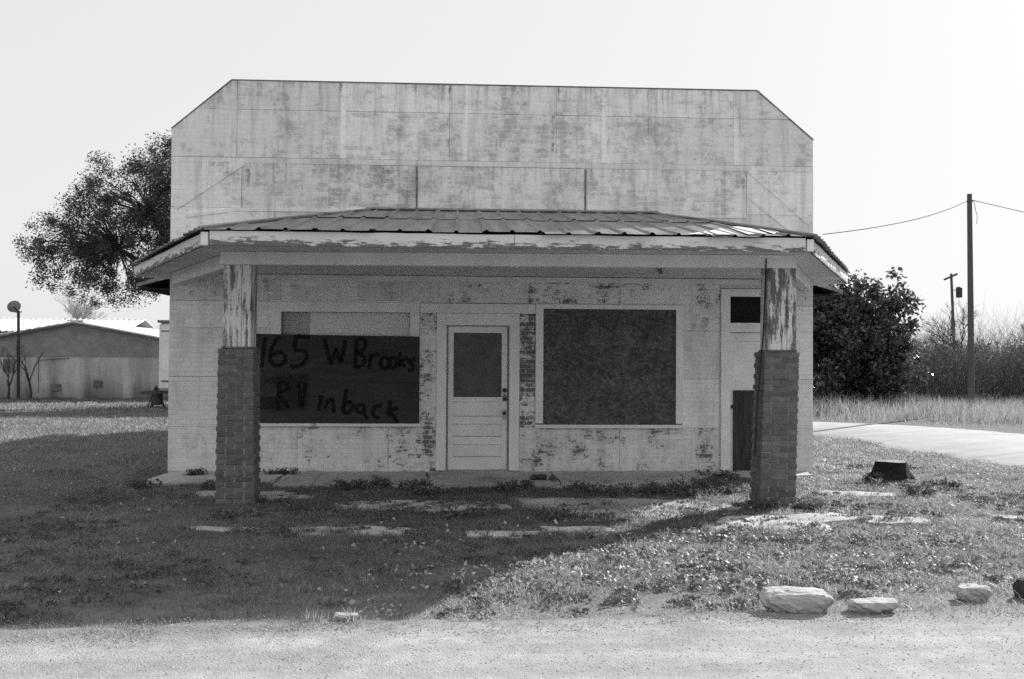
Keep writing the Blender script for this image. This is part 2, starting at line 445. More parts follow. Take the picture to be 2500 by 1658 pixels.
class MB:
    def __init__(s): s.v = []; s.f = []
    def add(s, vs, fs):
        b = len(s.v); s.v += [tuple(p) for p in vs]; s.f += [tuple(b + i for i in q) for q in fs]; return s
    def box(s, x0, x1, y0, y1, z0, z1):
        return s.add([(x0, y0, z0), (x1, y0, z0), (x1, y1, z0), (x0, y1, z0), (x0, y0, z1), (x1, y0, z1), (x1, y1, z1), (x0, y1, z1)],
                     [(0, 3, 2, 1), (4, 5, 6, 7), (0, 1, 5, 4), (1, 2, 6, 5), (2, 3, 7, 6), (3, 0, 4, 7)])
    def extr(s, poly, d):                       # a planar polygon (3d points) swept by the vector d
        n = len(poly); P = [Vector(p) for p in poly]; Q = [p + Vector(d) for p in P]
        return s.add(P + Q, [tuple(range(n))[::-1], tuple(range(n, 2 * n))] + [(i, (i + 1) % n, n + (i + 1) % n, n + i) for i in range(n)])
    def bar(s, a, b, w, h, up=(0, 0, 1)):        # a straight bar of width w and height h from a to b
        a = Vector(a); b = Vector(b); d = (b - a).normalized(); sd = d.cross(Vector(up)).normalized(); up = sd.cross(d)
        return s.extr([a - sd * w / 2 - up * h / 2, a + sd * w / 2 - up * h / 2, a + sd * w / 2 + up * h / 2, a - sd * w / 2 + up * h / 2], b - a)
    def tube(s, pts, rad, n=8, cap=True):
        P = [Vector(p) for p in pts]; b = len(s.v)
        if not hasattr(rad, '__len__'): rad = [rad] * len(P)
        ref = Vector((0.3, 0.9, 0.2))
        for i, p in enumerate(P):
            d = (P[min(i + 1, len(P) - 1)] - P[max(i - 1, 0)]).normalized()
            a = d.cross(ref)
            if a.length < 0.1: a = d.cross(Vector((1, 0, 0)))
            a.normalize(); c = d.cross(a)
            for k in range(n):
                t = 2 * math.pi * k / n
                s.v.append(tuple(p + (a * math.cos(t) + c * math.sin(t)) * rad[i]))
        for i in range(len(P) - 1):
            for k in range(n):
                s.f.append((b + i * n + k, b + i * n + (k + 1) % n, b + (i + 1) * n + (k + 1) % n, b + (i + 1) * n + k))
        if cap:
            s.f.append(tuple(b + k for k in range(n))[::-1]); s.f.append(tuple(b + (len(P) - 1) * n + k for k in range(n)))
        return s
    def mesh(s, name, mat, smooth=False, bevel=0.0, origin=(0, 0, 0)):
        me = bpy.data.meshes.new(name)
        me.from_pydata([(p[0] - origin[0], p[1] - origin[1], p[2] - origin[2]) for p in s.v], [], s.f)
        bm = bmesh.new(); bm.from_mesh(me)
        bmesh.ops.recalc_face_normals(bm, faces=bm.faces)
        if bevel: bmesh.ops.bevel(bm, geom=list(bm.edges), offset=bevel, segments=1, affect='EDGES', profile=0.7)
        bm.to_mesh(me); bm.free()
        if smooth: me.polygons.foreach_set('use_smooth', [True] * len(me.polygons))
        me.materials.append(MAT[mat])
        return me
    def build(s, name, mat, parent=None, smooth=False, bevel=0.0):
        A = np.array(s.v); lo = A.min(0); hi = A.max(0)
        o = (float((lo[0] + hi[0]) / 2), float((lo[1] + hi[1]) / 2), float(lo[2]))
        return link(name, s.mesh(name, mat, smooth, bevel, o), parent, o)
def arr_obj(name, V, F, mat, parent=None, smooth=False):
    V = np.asarray(V, dtype=np.float64)
    lo = V.min(0); hi = V.max(0); o = np.array([(lo[0] + hi[0]) / 2, (lo[1] + hi[1]) / 2, lo[2]])
    return link(name, arr_mesh(name, V - o, F, mat, smooth), parent, tuple(float(a) for a in o))

_h = np.random.default_rng(5).random((256, 256))
def vnoise(x, y):                                # smooth value noise, 0 to 1
    x = np.asarray(x, dtype=float); y = np.asarray(y, dtype=float)
    xi = np.floor(x).astype(int); yi = np.floor(y).astype(int); fx = x - xi; fy = y - yi
    fx = fx * fx * (3 - 2 * fx); fy = fy * fy * (3 - 2 * fy)
    g = lambda a, b: _h[a & 255, b & 255]
    return (g(xi, yi) * (1 - fx) + g(xi + 1, yi) * fx) * (1 - fy) + (g(xi, yi + 1) * (1 - fx) + g(xi + 1, yi + 1) * fx) * fy
def fbm(x, y, s):
    return (vnoise(x * s, y * s) * 0.5 + vnoise(x * s * 2.1 + 31, y * s * 2.1 + 7) * 0.3 + vnoise(x * s * 4.3 + 11, y * s * 4.3 + 57) * 0.2)
def inpoly(px, py, poly):
    res = np.zeros(px.shape, bool); n = len(poly)
    for i in range(n):
        (x1, y1), (x2, y2) = poly[i], poly[(i + 1) % n]
        c = (y1 > py) != (y2 > py)
        with np.errstate(divide='ignore', invalid='ignore'):
            xx = (x2 - x1) * (py - y1) / (y2 - y1 + 1e-12) + x1
        res ^= c & (px < xx)
    return res
def ragged(poly, step, amp, seed):               # a polygon outline broken into uneven short runs
    rr = random.Random(seed); out = []
    for i in range(len(poly)):
        a = Vector(poly[i]); b = Vector(poly[(i + 1) % len(poly)]); n = max(1, int((b - a).length / step))
        for k in range(n):
            p = a.lerp(b, k / n); out.append((p.x + rr.uniform(-amp, amp), p.y + rr.uniform(-amp, amp)))
    return out

# ------------------------------------------------------------------ ground, roads, broken porch slab
def gz(y):                                       # the lawn rises gently to the road
    t = np.clip((-np.asarray(y, dtype=float) - 3.5) / 4.6, 0, 1); return 0.14 * t * t * (3 - 2 * t)
def road_edge(x): return -8.34 + 0.07 * (x + 0.7) + 0.16 * (fbm(np.asarray(x), np.asarray(x) * 0 + 3.3, 1.3) - 0.5) * 2
gx = np.concatenate([[-1500, -300, -60], np.arange(-26, 34.1, 0.4), [70, 300, 1500]])
gy = np.concatenate([[-300, -60, -24], np.arange(-14, 30.1, 0.4), [60, 200, 600, 2500]])
XX, YY = np.meshgrid(gx, gy)
ZZ = (fbm(XX, YY, 0.8) - 0.5) * 0.03 - 0.012 + gz(YY)
ZZ[(XX < -26) | (XX > 34) | (YY > 30)] = -0.02
nx, ny = len(gx), len(gy)
idx = np.arange(nx * ny).reshape(ny, nx)
F = np.stack([idx[:-1, :-1], idx[:-1, 1:], idx[1:, 1:], idx[1:, :-1]], -1).reshape(-1, 4)
tag(link('ground', arr_mesh('ground', np.stack([XX, YY, ZZ], -1).reshape(-1, 3), F, 'ground', True)), kind='structure')

xs = np.concatenate([[-80, -30], np.arange(-14, 16, 0.06), [30, 80]])
rows = [road_edge(xs)]
V = np.concatenate([np.stack([xs, road_edge(xs), xs * 0 + 0.143], -1), np.stack([xs, road_edge(xs) - 0.35, xs * 0 + 0.154], -1), np.stack([xs, xs * 0 - 24, xs * 0 + 0.16], -1)])
n = len(xs); i0 = np.arange(n - 1)
F = np.concatenate([np.stack([n + i0, n + i0 + 1, i0 + 1, i0], -1), np.stack([2 * n + i0, 2 * n + i0 + 1, n + i0 + 1, n + i0], -1)])
tag(link('gravel_road', arr_mesh('gravel_road', V, F, 'gravel')), kind='structure')

side_in = [(8.6, -24), (8.35, -4), (8.05, 0.7), (7.65, 3.4), (7.2, 6.6), (5.6, 8.3), (2.0, 9.6), (-2.5, 12.2)]
side_out = [(13.2, -24), (13.0, -4), (12.6, 3.0), (11.9, 6.6), (10.9, 9.2), (8.8, 11.1), (5.0, 12.6), (-1.5, 14.6)]
def smooth_line(P, n=10):
    P = [Vector(p) for p in P]; out = []
    for i in range(len(P) - 1):
        p0 = P[max(i - 1, 0)]; p1 = P[i]; p2 = P[i + 1]; p3 = P[min(i + 2, len(P) - 1)]
        for k in range(n):
            t = k / n
            out.append(0.5 * ((2 * p1) + (p2 - p0) * t + (2 * p0 - 5 * p1 + 4 * p2 - p3) * t * t + (3 * p1 - p0 - 3 * p2 + p3) * t ** 3))
    return out + [P[-1]]
ia = smooth_line(side_in, 14); ib = smooth_line(side_out, 14)
rr = random.Random(3)
ia = [(p.x + rr.uniform(-.10, .10), p.y + rr.uniform(-.01, .01)) for p in ia]; ib = [(p.x + rr.uniform(-.08, .08), p.y + rr.uniform(-.01, .01)) for p in ib]
SIDE_POLY = ia + ib[::-1]
lift = lambda P, dx, z: [(p[0] + dx, p[1], z + float(gz(p[1]))) for p in P]
V = lift(ia, -0.25, -0.05) + lift(ia, 0, 0.012) + lift(ib, 0, 0.012) + lift(ib, 0.25, -0.05); n = len(ia)
tag(link('side_road', arr_mesh('side_road', V, [(j * n + k, (j + 1) * n + k, (j + 1) * n + k + 1, j * n + k + 1) for j in range(3) for k in range(n - 1)], 'asphalt')), kind='structure')

SLABS = [
    [(-4.45, -0.03), (-2.9, -0.03), (-2.85, -1.25), (-3.3, -1.1), (-4.5, -1.45)],
    [(-2.86, -0.03), (-0.95, -0.03), (-0.95, -1.7), (-1.7, -1.35), (-2.8, -1.6)],
    [(-0.92, -0.03), (0.75, -0.03), (0.75, -1.8), (0.1, -1.5), (-0.92, -1.75)],
    [(0.78, -0.03), (2.5, -0.03), (2.45, -1.7), (1.6, -1.95), (0.78, -1.6)],
    [(2.53, -0.03), (4.4, -0.03), (4.3, -0.5), (3.6, -0.7), (2.9, -0.6), (2.5, -0.9)],
    [(-3.6, -2.0), (-2.6, -1.95), (-2.2, -2.4), (-2.6, -2.65), (-3.5, -2.4)],
    [(-1.9, -2.9), (-1.0, -2.75), (-0.2, -2.9), (0.1, -3.25), (-0.7, -3.6), (-1.8, -3.3)],
    [(0.2, -2.5), (1.3, -2.55), (2.2, -2.7), (2.45, -3.0), (1.2, -4.05), (0.5, -3.75), (0.15, -3.1)],
    [(2.55, -2.95), (2.72, -3.2), (1.5, -4.15), (1.2, -4.1)],
    [(-3.0, -4.55), (-2.3, -4.6), (-2.25, -4.85), (-2.9, -4.8)],
    [(-2.1, -4.65), (-1.2, -4.6), (-0.85, -4.8), (-0.9, -5.1), (-1.9, -5.12)],
    [(-0.45, -4.95), (0.2, -5.0), (0.15, -5.3), (-0.35, -5.28)],
    [(0.25, -4.65), (0.85, -4.7), (0.9, -4.95), (0.3, -4.95)],
    [(2.2, -4.05), (3.4, -3.75), (3.5, -4.2), (3.0, -4.45), (3.0, -4.9), (2.2, -4.85), (1.75, -4.75)],
    [(3.6, -3.9), (4.2, -4.1), (4.15, -4.45), (3.5, -4.35)],
    [(4.9, -3.85), (5.6, -3.95), (5.5, -4.2), (4.9, -4.1)],
    [(3.9, -1.9), (4.7, -2.1), (4.6, -2.5), (3.8, -2.35)],
]
slab = MB()
slab.extr([(p[0], p[1], -0.06) for p in [(-4.4, -0.05), (4.35, -0.05), (4.2, -0.45), (2.4, -0.8), (2.3, -1.5), (-4.3, -1.05)]], (0, 0, 0.055))
porch_slab = tag(slab.build('porch_slab', 'conc'), kind='structure')
for k, poly in enumerate(SLABS):
    gzz = float(gz(np.mean([p[1] for p in poly]))); b = MB(); b.extr([(p[0], p[1], -0.05 + gzz) for p in ragged(poly, 0.14, 0.06 if k > 4 else 0.03, k)], (0, 0, 0.05 + (0.024 if k < 5 else 0.006) + rr.uniform(-.006, .004)))
    b.build('slab_piece', 'conc', porch_slab)

# ------------------------------------------------------------------ the storefront
BW = 4.512
store = empty('storefront', (0, 0, 0), 'low derelict shop with stepped-corner false front and hipped tin porch', 'building')
OPEN = [(-2.98, -1.20, 0.68, 2.22), (-0.69, 0.17, -0.1, 2.05), (0.65, 2.54, 0.66, 2.30), (3.31, 4.02, -0.1, 2.49)]
xs_ = sorted({-BW, BW, *[o[0] for o in OPEN], *[o[1] for o in OPEN]}); zs_ = sorted({-0.1, 2.75, *[o[2] for o in OPEN], *[o[3] for o in OPEN]})
b = MB()
for i in range(len(xs_) - 1):
    for k in range(len(zs_) - 1):
        cx, cz = (xs_[i] + xs_[i + 1]) / 2, (zs_[k] + zs_[k + 1]) / 2
        if not any(o[0] < cx < o[1] and o[2] < cz < o[3] for o in OPEN):
            b.box(xs_[i], xs_[i + 1], 0.014, 0.14, zs_[k], zs_[k + 1])
front = b.build('front_wall', 'backing', store)
OUT = [(-BW, 2.752), (BW, 2.752), (BW, 4.74), (3.69, 5.43), (-3.69, 5.43), (-BW, 4.74)]
b = MB(); b.extr([(p[0], 0.014, p[1]) for p in OUT], (0, 0.12, 0)); ff = b.build('false_front', 'backing', store)

def clip(poly, outline):
    res = poly
    for i in range(len(outline)):
        a, c = outline[i], outline[(i + 1) % len(outline)]; inp = res; res = []
        sd = lambda p: (c[0] - a[0]) * (p[1] - a[1]) - (c[1] - a[1]) * (p[0] - a[0])
        for k in range(len(inp)):
            p, q = inp[k], inp[(k + 1) % len(inp)]; sp, sq = sd(p), sd(q)
            if sp >= 0: res.append(p)
            if (sp >= 0) != (sq >= 0):
                t = sp / (sp - sq); res.append((p[0] + (q[0] - p[0]) * t, p[1] + (q[1] - p[1]) * t))
        if not res: return res
    return res
def panel(x0, x1, z0, z1, parent, mat, peel, gap=0.0010, outline=None):
    P = [(x0 + gap, z0 + gap), (x1 - gap, z0 + gap), (x1 - gap, z1 - gap), (x0 + gap, z1 - gap)]
    if outline: P = clip(P, outline)
    if len(P) < 3: return
    P = [(p[0] + rr.uniform(-.0008, .003) * (1 if p[0] < (x0 + x1) / 2 else -1), p[1] + rr.uniform(-.0008, .003) * (1 if p[1] < (z0 + z1) / 2 else -1)) for p in P]
    y = rr.uniform(-0.002, 0.003)
    tl = rr.uniform(-0.002, 0.002)
    b = MB(); b.extr([(p[0], y + tl * (p[0] - x0) / (x1 - x0), p[1]) for p in P], (0, 0.0185 - y, 0))
    o = b.build('siding_panel', mat, parent); o['peel'] = float(peel); o['tone'] = rr.random()
    return o
def row(z0, z1, br, parent, mat, peels, outline=None):
    for k in range(len(br) - 1):
        panel(br[k], br[k + 1], z0, z1, parent, mat, peels[k] if hasattr(peels, '__len__') else peels, outline=outline)
row(5.03, 5.44, [-BW, -3.62, -2.18, -0.68, 0.83, 2.13, 3.42, BW], ff, 'siding_up', [.1, .15, .3, .35, .3, .3, .15], OUT)
row(4.36, 5.03, [-BW, -3.62, -2.18, -0.68, 0.83, 2.13, 3.42, BW], ff, 'siding_up', [0.1, .3, .5, .5, .45, .4, .15], OUT)
row(4.28, 4.36, [-BW, -3.6, -1.13, 1.24, 3.6, BW], ff, 'siding_up', 0.0, OUT)
row(3.66, 4.28, [-BW, -3.55, -2.35, -1.13, 1.24, 3.55, BW], ff, 'siding_up', [0.05, .5, .72, .5, .45, .1], OUT)
row(2.755, 3.66, [-BW, -3.1, -1.5, 0.4, 2.0, 3.3, BW], ff, 'siding_up', 0.02, OUT)
for a, c, w in [((-3.53, 4.30), (-4.46, 3.66), 0.10), ((3.60, 4.30), (4.47, 3.56), 0.10), ((-4.30, 3.54), (-3.72, 3.62), 0.05), ((-3.70, 3.635), (-1.72, 3.64), 0.045), ((2.3, 3.63), (3.55, 3.63), 0.045), ((3.6, 3.9), (4.3, 3.35), 0.05)]:
    b = MB(); b.bar((a[0], -0.006, a[1]), (c[0], -0.006, c[1]), w, 0.014, (0, 1, 0)); o = b.build('batten', 'siding_up', ff); o['peel'] = 0.0; o['tone'] = 0.8
for x in (-2.16, -0.46, 1.5, 3.4):
    b = MB(); b.box(x - 0.035, x + 0.035, -0.006, 0.004, 4.365, 5.425); o = b.build('joint_cover', 'siding_up', ff); o['peel'] = 0.1; o['tone'] = 1.0
for x, z0, z1 in [(-1.13, 3.67, 4.27), (1.24, 3.67, 4.27)]:
    b = MB(); b.box(x - 0.012, x + 0.012, -0.009, -0.003, z0, z1); b.build('joint_strip', 'coping', ff)
for a, c in [((-3.70, 5.438), (3.70, 5.438)), ((-BW - .004, 4.745), (-3.70, 5.436)), ((3.70, 5.436), (BW + .004, 4.745))]:
    b = MB(); b.bar((a[0], 0.064, a[1]), (c[0], 0.064, c[1]), 0.15, 0.012, (0, 0, 1)); b.build('coping', 'coping', ff)
def stain(x, z0, z1, w, a, parent, y=-0.0085):
    n = max(4, int((z0 - z1) / .03)); V = []; Fc = []; ink = []
    for k in range(n + 1):
        t = k / n; z = z0 + (z1 - z0) * t; wob = rr.uniform(-.25, .25) * w
        for j, e_ in ((-1, 0), (-.4, 1), (.4, 1), (1, 0)):
            V.append((x + wob + j * w * (1 - .5 * t) * rr.uniform(.7, 1.2), y, z)); ink.append(e_ * a * (1 - t * .8) * rr.uniform(.5, 1.1) if 0 < k < n else 0.0 if k else e_ * a * .6)
        if k: o = 4 * (k - 1); Fc += [(o + j, o + j + 1, o + 5 + j, o + 4 + j) for j in range(3)]
    o = arr_obj('rust_stain', V, Fc, 'stain', parent)
    at = o.data.attributes.new('ink', 'FLOAT', 'POINT'); at.data.foreach_set('value', np.array(ink, dtype=np.float32))
for q in [(-.68, 5.42, 5.18, .022, 1.0), (-.70, 4.66, 4.52, .025, .9), (-.71, 4.95, 4.75, .02, .5), (.77, 5.02, 4.90, .035, 1.0), (.78, 4.80, 4.72, .02, .6), (.77, 4.64, 4.50, .03, 1.0), (-3.46, 4.20, 3.92, .04, .8), (-2.19, 5.42, 5.28, .03, .7), (.86, 5.42, 5.25, .02, .6), (2.12, 5.40, 5.22, .02, .5), (-1.55, 4.24, 4.05, .10, .5), (-2.5, 4.22, 4.05, .12, .45), (-1.3, 3.95, 3.75, .12, .45), (3.5, 4.2, 3.9, .03, .5), (1.9, 4.0, 3.75, .09, .3), (.2, 5.42, 5.3, .08, .3), (-1.2, 5.42, 5.30, .10, .3), (1.3, 5.42, 5.33, .14, .3), (-2.9, 5.42, 5.36, .1, .3)]:
    stain(*q, ff)
for q in [(-3.2, 2.68, 2.5, .05, .6), (-2.8, 2.6, 2.52, .09, .6), (2.95, 2.2, 1.95, .08, .5), (2.78, 2.1, 2.0, .06, .5), (-4.2, 2.5, 2.42, .06, .6), (-3.9, 2.5, 2.42, .05, .5), (-1.35, .62, .5, .1, .6), (1.3, .6, .48, .1, .5), (-.9, .16, .03, .04, .6), (.29, .4, .05, .05, .5), (3.0, .5, .3, .06, .4)]:
    stain(*q, front, -0.0055)
# lower siding sheets, cut round the openings
L = 'siding_low'
row(0.0, 0.63, [-BW, -2.75, -1.5, -0.835], front, L, [.35, .5, .62]); row(0.0, 0.63, [0.325, 1.74, 3.17], front, L, [.58, .58]); row(0.0, 0.63, [4.10, BW], front, L, .1)
for z0, z1, ps in [(0.63, 1.32, .12), (1.32, 2.0, .15), (2.0, 2.365, .3)]:
    row(z0, z1, [-BW, -3.10], front, L, ps); row(z0, z1, [2.635, 3.17], front, L, ps + (.12 if z1 > 1.9 else 0.02)); row(z0, z1, [4.10, BW], front, L, .1)
    row(z0, min(z1, 2.22), [-1.075, -0.835], front, L, .66); row(z0, min(z1, 2.22), [0.325, 0.545], front, L, .84)
row(2.365, 2.75, [-BW, -3.0, -1.93, -0.81, 0.45, 1.74, 3.17], front, L, [.35, .4, .3, .5, .74, .64]); row(2.365, 2.75, [4.10, BW], front, L, .5); row(2.61, 2.75, [3.17, 4.10], front, L, .1)

def trim(name, rects, y0, y1, parent, mat='trim', bevel=0.004):
    for q in rects:
        b = MB(); b.box(q[0], q[1], y0, y1, q[2], q[3]); b.build(name, mat, parent, bevel=bevel)
# left window: frame, papered glass
b = MB()
for q in [(-3.12, -2.985, 0.70, 2.36), (-1.205, -1.077, 0.70, 2.36), (-2.985, -1.205, 2.225, 2.36)]:
    b.box(q[0], q[1], -0.035, 0.02, q[2], q[3])
w1 = b.build('window', 'trim', store)
trim('sill', [(-3.34, -1.06, 0.64, 0.685)], -0.075, 0.03, w1)
b = MB(); b.box(-2.985, -1.205, 0.055, 0.06, 0.67, 2.23); b.build('glass_pane', 'glass', w1)
b = MB(); b.box(-2.6, -1.2, 0.085, 0.088, 0.67, 2.23); b.build('window_paper', 'paper', w1)
b = MB(); b.box(-2.98, -2.6, 0.09, 0.093, 0.67, 2.23); b.build('window_curtain', 'paperdark', w1)
# right window: boarded with flake board
b = MB()
for q in [(0.548, 0.655, 0.69, 2.36), (2.535, 2.632, 0.69, 2.36), (0.655, 2.535, 2.295, 2.36)]:
    b.box(q[0], q[1], -0.035, 0.02, q[2], q[3])
w2 = b.build('window', 'trim', store)
trim('sill', [(0.54, 2.66, 0.625, 0.672)], -0.07, 0.03, w2)
b = MB(); b.box(0.65, 2.54, -0.008, 0.010, 0.662, 2.30); b.build('flake_board', 'osb', w2)
trim('head_board', [(-1.07, 0.543, 2.222, 2.356)], -0.03, 0.02, store)
trim('head_molding', [(-3.14, -1.06, 2.362, 2.385)], -0.05, 0.02, store)
trim('wall_crown', [(-4.4, 4.3, 2.66, 2.735)], -0.045, 0.02, store, 'beam')
# door
b = MB()
for q in [(-0.835, -0.70, 0.03, 2.219), (0.18, 0.322, 0.03, 2.219), (-0.70, 0.18, 2.055, 2.219)]:
    b.box(q[0], q[1], -0.038, 0.02, q[2], q[3])
b.build('door_casing', 'trim', store, bevel=0.004)
b = MB()
DX0, DX1, P0, P1 = -0.672, 0.152, -0.60, 0.075
b.box(DX0, P0, 0.028, 0.068, 0.035, 2.035); b.box(P1, DX1, 0.028, 0.068, 0.035, 2.035)
for z0, z1 in [(0.035, 0.213), (0.389, 0.497), (0.673, 0.78), (0.985, 1.04), (1.95, 2.035)]:
    b.box(P0, P1, 0.028, 0.068, z0, z1)
door = b.build('door', 'door', store, bevel=0.003)
for z0, z1 in [(0.213, 0.389), (0.497, 0.673), (0.78, 0.985)]:
    b = MB(); b.box(P0 - .005, P1 + .005, 0.056, 0.066, z0 - .005, z1 + .005); b.build('door_panel', 'door', door)
    b = MB(); b.box(P0, P1, 0.030, 0.056, z0, z0 + 0.005); b.build('dusty_ledge', 'coping', door)
b = MB(); b.box(P0 - .005, P1 + .005, 0.040, 0.055, 1.03, 1.955); b.build('boarded_pane', 'greyboard', door)
b = MB(); b.box(P0 - .02, P1 + .02, 0.014, 0.029, 1.028, 1.05); b.build('pane_stop', 'door', door)
b = MB(); b.tube([(0.118, 0.03, 1.15), (0.118, 0.0, 1.15), (0.118, -0.018, 1.15), (0.118, -0.03, 1.15)], [.014, .014, .032, .022], 12); b.build('knob', 'iron', door, smooth=True)
b = MB(); b.box(0.085, 0.15, 0.015, 0.028, 1.02, 1.11); b.build('hasp', 'brightmetal', door, bevel=.003)
b = MB(); b.box(0.094, 0.148, -0.012, 0.014, 1.0, 1.05); b.tube([(0.104, 0, 1.05), (0.106, 0, 1.075), (0.121, 0, 1.088), (0.136, 0, 1.075), (0.138, 0, 1.05)], .006, 6); b.build('padlock', 'iron', door)
b = MB(); b.box(0.09, 0.14, 0.014, 0.028, 0.74, 0.88); b.build('lock_plate', 'brightmetal', door, bevel=.003)
b = MB(); b.tube([(0.115, 0.02, 0.83), (0.115, -0.01, 0.83), (0.115, -0.03, 0.83)], [.012, .026, .02], 10); b.build('knob', 'iron', door, smooth=True)
b = MB(); b.box(-0.70, 0.18, 0.070, 0.09, 0.0, 2.06); b.build('door_jamb', 'trim', store)
b = MB(); b.box(-0.69, 0.17, 0.012, 0.066, -0.02, 0.03); b.build('threshold', 'conc', store)
# side door with transom
b = MB()
for q in [(3.175, 3.308, 0.0, 2.60), (4.005, 4.095, 0.0, 2.60), (3.308, 4.005, 2.492, 2.60), (3.308, 4.005, 1.985, 2.118)]:
    b.box(q[0], q[1], -0.036, 0.02, q[2], q[3])
b.build('door_casing', 'trim', store, bevel=0.004)
b = MB(); b.box(3.31, 4.0, 0.05, 0.055, 2.11, 2.5); b.build('transom_pane', 'dark', store)
b = MB(); b.box(3.315, 3.40, 0.03, 0.07, 0.02, 1.98); b.box(3.92, 4.0, 0.03, 0.07, 0.02, 1.98)
for z0, z1 in [(0.02, 0.2), (1.16, 1.32), (1.86, 1.98)]: b.box(3.40, 3.92, 0.03, 0.07, z0, z1)
d2 = b.build('door', 'door', store, bevel=.003); 
for z0, z1 in [(1.32, 1.58), (1.58, 1.86)]:
    b = MB(); b.box(3.395, 3.925, 0.045, 0.06, z0 - .004, z1 - .002); b.build('door_panel', 'trim', d2)
for k in range(4):
    b = MB(); b.box(3.365 + k * 0.15, 3.513 + k * 0.15, 0.008 + rr.uniform(-.002, .002), 0.028, 0.03, 1.16); b.build('patch_board', 'lowboard', d2)
b = MB(); b.tube([(3.345, 0.03, 0.93), (3.345, -0.01, 0.93), (3.345, -0.03, 0.93)], [.012, .028, .02], 10); b.build('knob', 'iron', d2, smooth=True)
# body behind the front
b = MB(); b.box(-BW, -BW + .12, 0.14, 10.4, -0.1, 2.6); b.box(BW - .12, BW, 0.14, 10.4, -0.1, 2.6); b.box(-BW + .12, BW - .12, 10.28, 10.4, -0.1, 2.6); b.build('side_walls', 'siding_low', store)
b = MB()
for s in (-1, 1):
    b.extr([(s * 5.0, 0.137, 2.56), (s * 5.0, 10.8, 2.56), (0, 10.8, 3.95), (0, 0.137, 3.95)], (0, 0, 0.05))
b.extr([(-BW, 10.39, 2.6), (BW, 10.39, 2.6), (0, 10.39, 3.93)], (0, -0.1, 0))
b.build('main_roof', 'rooftin', store)
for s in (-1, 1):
    b = MB(); b.extr([(s * 4.98, 0.15, 2.545), (s * 4.98, 10.78, 2.545), (s * 4.5, 10.78, 2.545), (s * 4.5, 0.15, 2.545)], (0, 0, -0.02)); b.build('eave_shade_board', 'stump', store)  # dark board added under the eave; the underside's shade is in its colour

# porch roof: soffit and fascia, beams, sheets
A0, A1, B0, B1 = (-3.03, -4.0), (3.03, -4.0), (-4.97, -0.001), (4.99, -0.001)
b = MB(); b.extr([(A0[0] + .02, A0[1] + .02, 2.745), (A1[0] - .02, A1[1] + .02, 2.745), (B1[0] - .02, B1[1], 2.745), (B0[0] + .02, B0[1], 2.745)], (0, 0, 0.02))
porch = b.build('porch_roof', 'soffit', store)
def board(name, a, c, z0, z1, th, mat, parent, n=14, jit=0.004):
    a = Vector((a[0], a[1], 0)); c = Vector((c[0], c[1], 0)); d = (c - a).normalized(); nn = Vector((d.y, -d.x, 0)) * th
    b = MB()
    P = [a.lerp(c, k / n) for k in range(n + 1)]
    vs = []; fs = []
    for k, p in enumerate(P):
        j0, j1 = rr.uniform(-jit, jit), rr.uniform(-jit, jit)
        vs += [(p.x, p.y, z0 + j0), (p.x + nn.x, p.y + nn.y, z0 + j0), (p.x + nn.x, p.y + nn.y, z1 + j1), (p.x, p.y, z1 + j1)]
        if k: 
            o = 4 * (k - 1); fs += [(o + i, o + (i + 1) % 4, o + 4 + (i + 1) % 4, o + 4 + i) for i in range(4)]
    fs += [(3, 2, 1, 0), tuple(4 * n + i for i in range(4))]
    return b.add(vs, fs).build(name, mat, parent)
board('fascia', (A0[0] + .05, A0[1]), (0.02, -4.0), 2.69, 2.832, 0.025, 'fascia', porch)
board('fascia', (0.026, -4.0), (A1[0] - .05, A1[1]), 2.695, 2.832, 0.025, 'fascia', porch)
board('fascia', B0, (A0[0] - .02, A0[1] + .05), 2.69, 2.82, 0.025, 'fascia', porch)
board('fascia', (A1[0] + .02, A1[1] + .05), B1, 2.69, 2.825, 0.025, 'fascia', porch)
for s, x in ((-1, A0[0]), (1, A1[0])):
    b = MB(); b.box(x - 0.035, x + 0.035, -4.032, -3.97, 2.688 if s < 0 else 2.70, 2.822); b.build('corner_block', 'trim', porch, bevel=.004)
for s, bb in ((-1, B0), (1, B1)):
    b = MB(); b.extr([(s * BW, 0.0, 2.66), (bb[0], 0.0, 2.69), (bb[0], 0.0, 2.83), (s * BW, 0.0, 2.95)], (0, 0.02, 0)); b.build('end_board', 'beam', porch)
PL, PR = (-2.965, -2.70), (2.99, -3.06)        # pier centres
def beam(name, a, c, z0, z1, w, parent, mat='beam'):
    b = MB(); b.bar((a[0], a[1], (z0 + z1) / 2), (c[0], c[1], (z0 + z1) / 2), w, z1 - z0); return b.build(name, mat, parent, bevel=.006)
beam('front_beam', (PL[0] - .16, -2.90), (PR[0] + .16, -3.20), 2.60, 2.742, 0.14, porch)
beam('side_beam', (PL[0] - .08, -2.78), (-4.42, -0.02), 2.58, 2.742, 0.13, porch)
beam('side_beam', (PR[0] + .08, -3.06), (4.40, -0.02), 2.59, 2.742, 0.13, porch)
beam('ceiling_batten', (1.95, -1.75), (2.12, -0.95), 2.72, 2.745, 0.05, porch, 'coping')

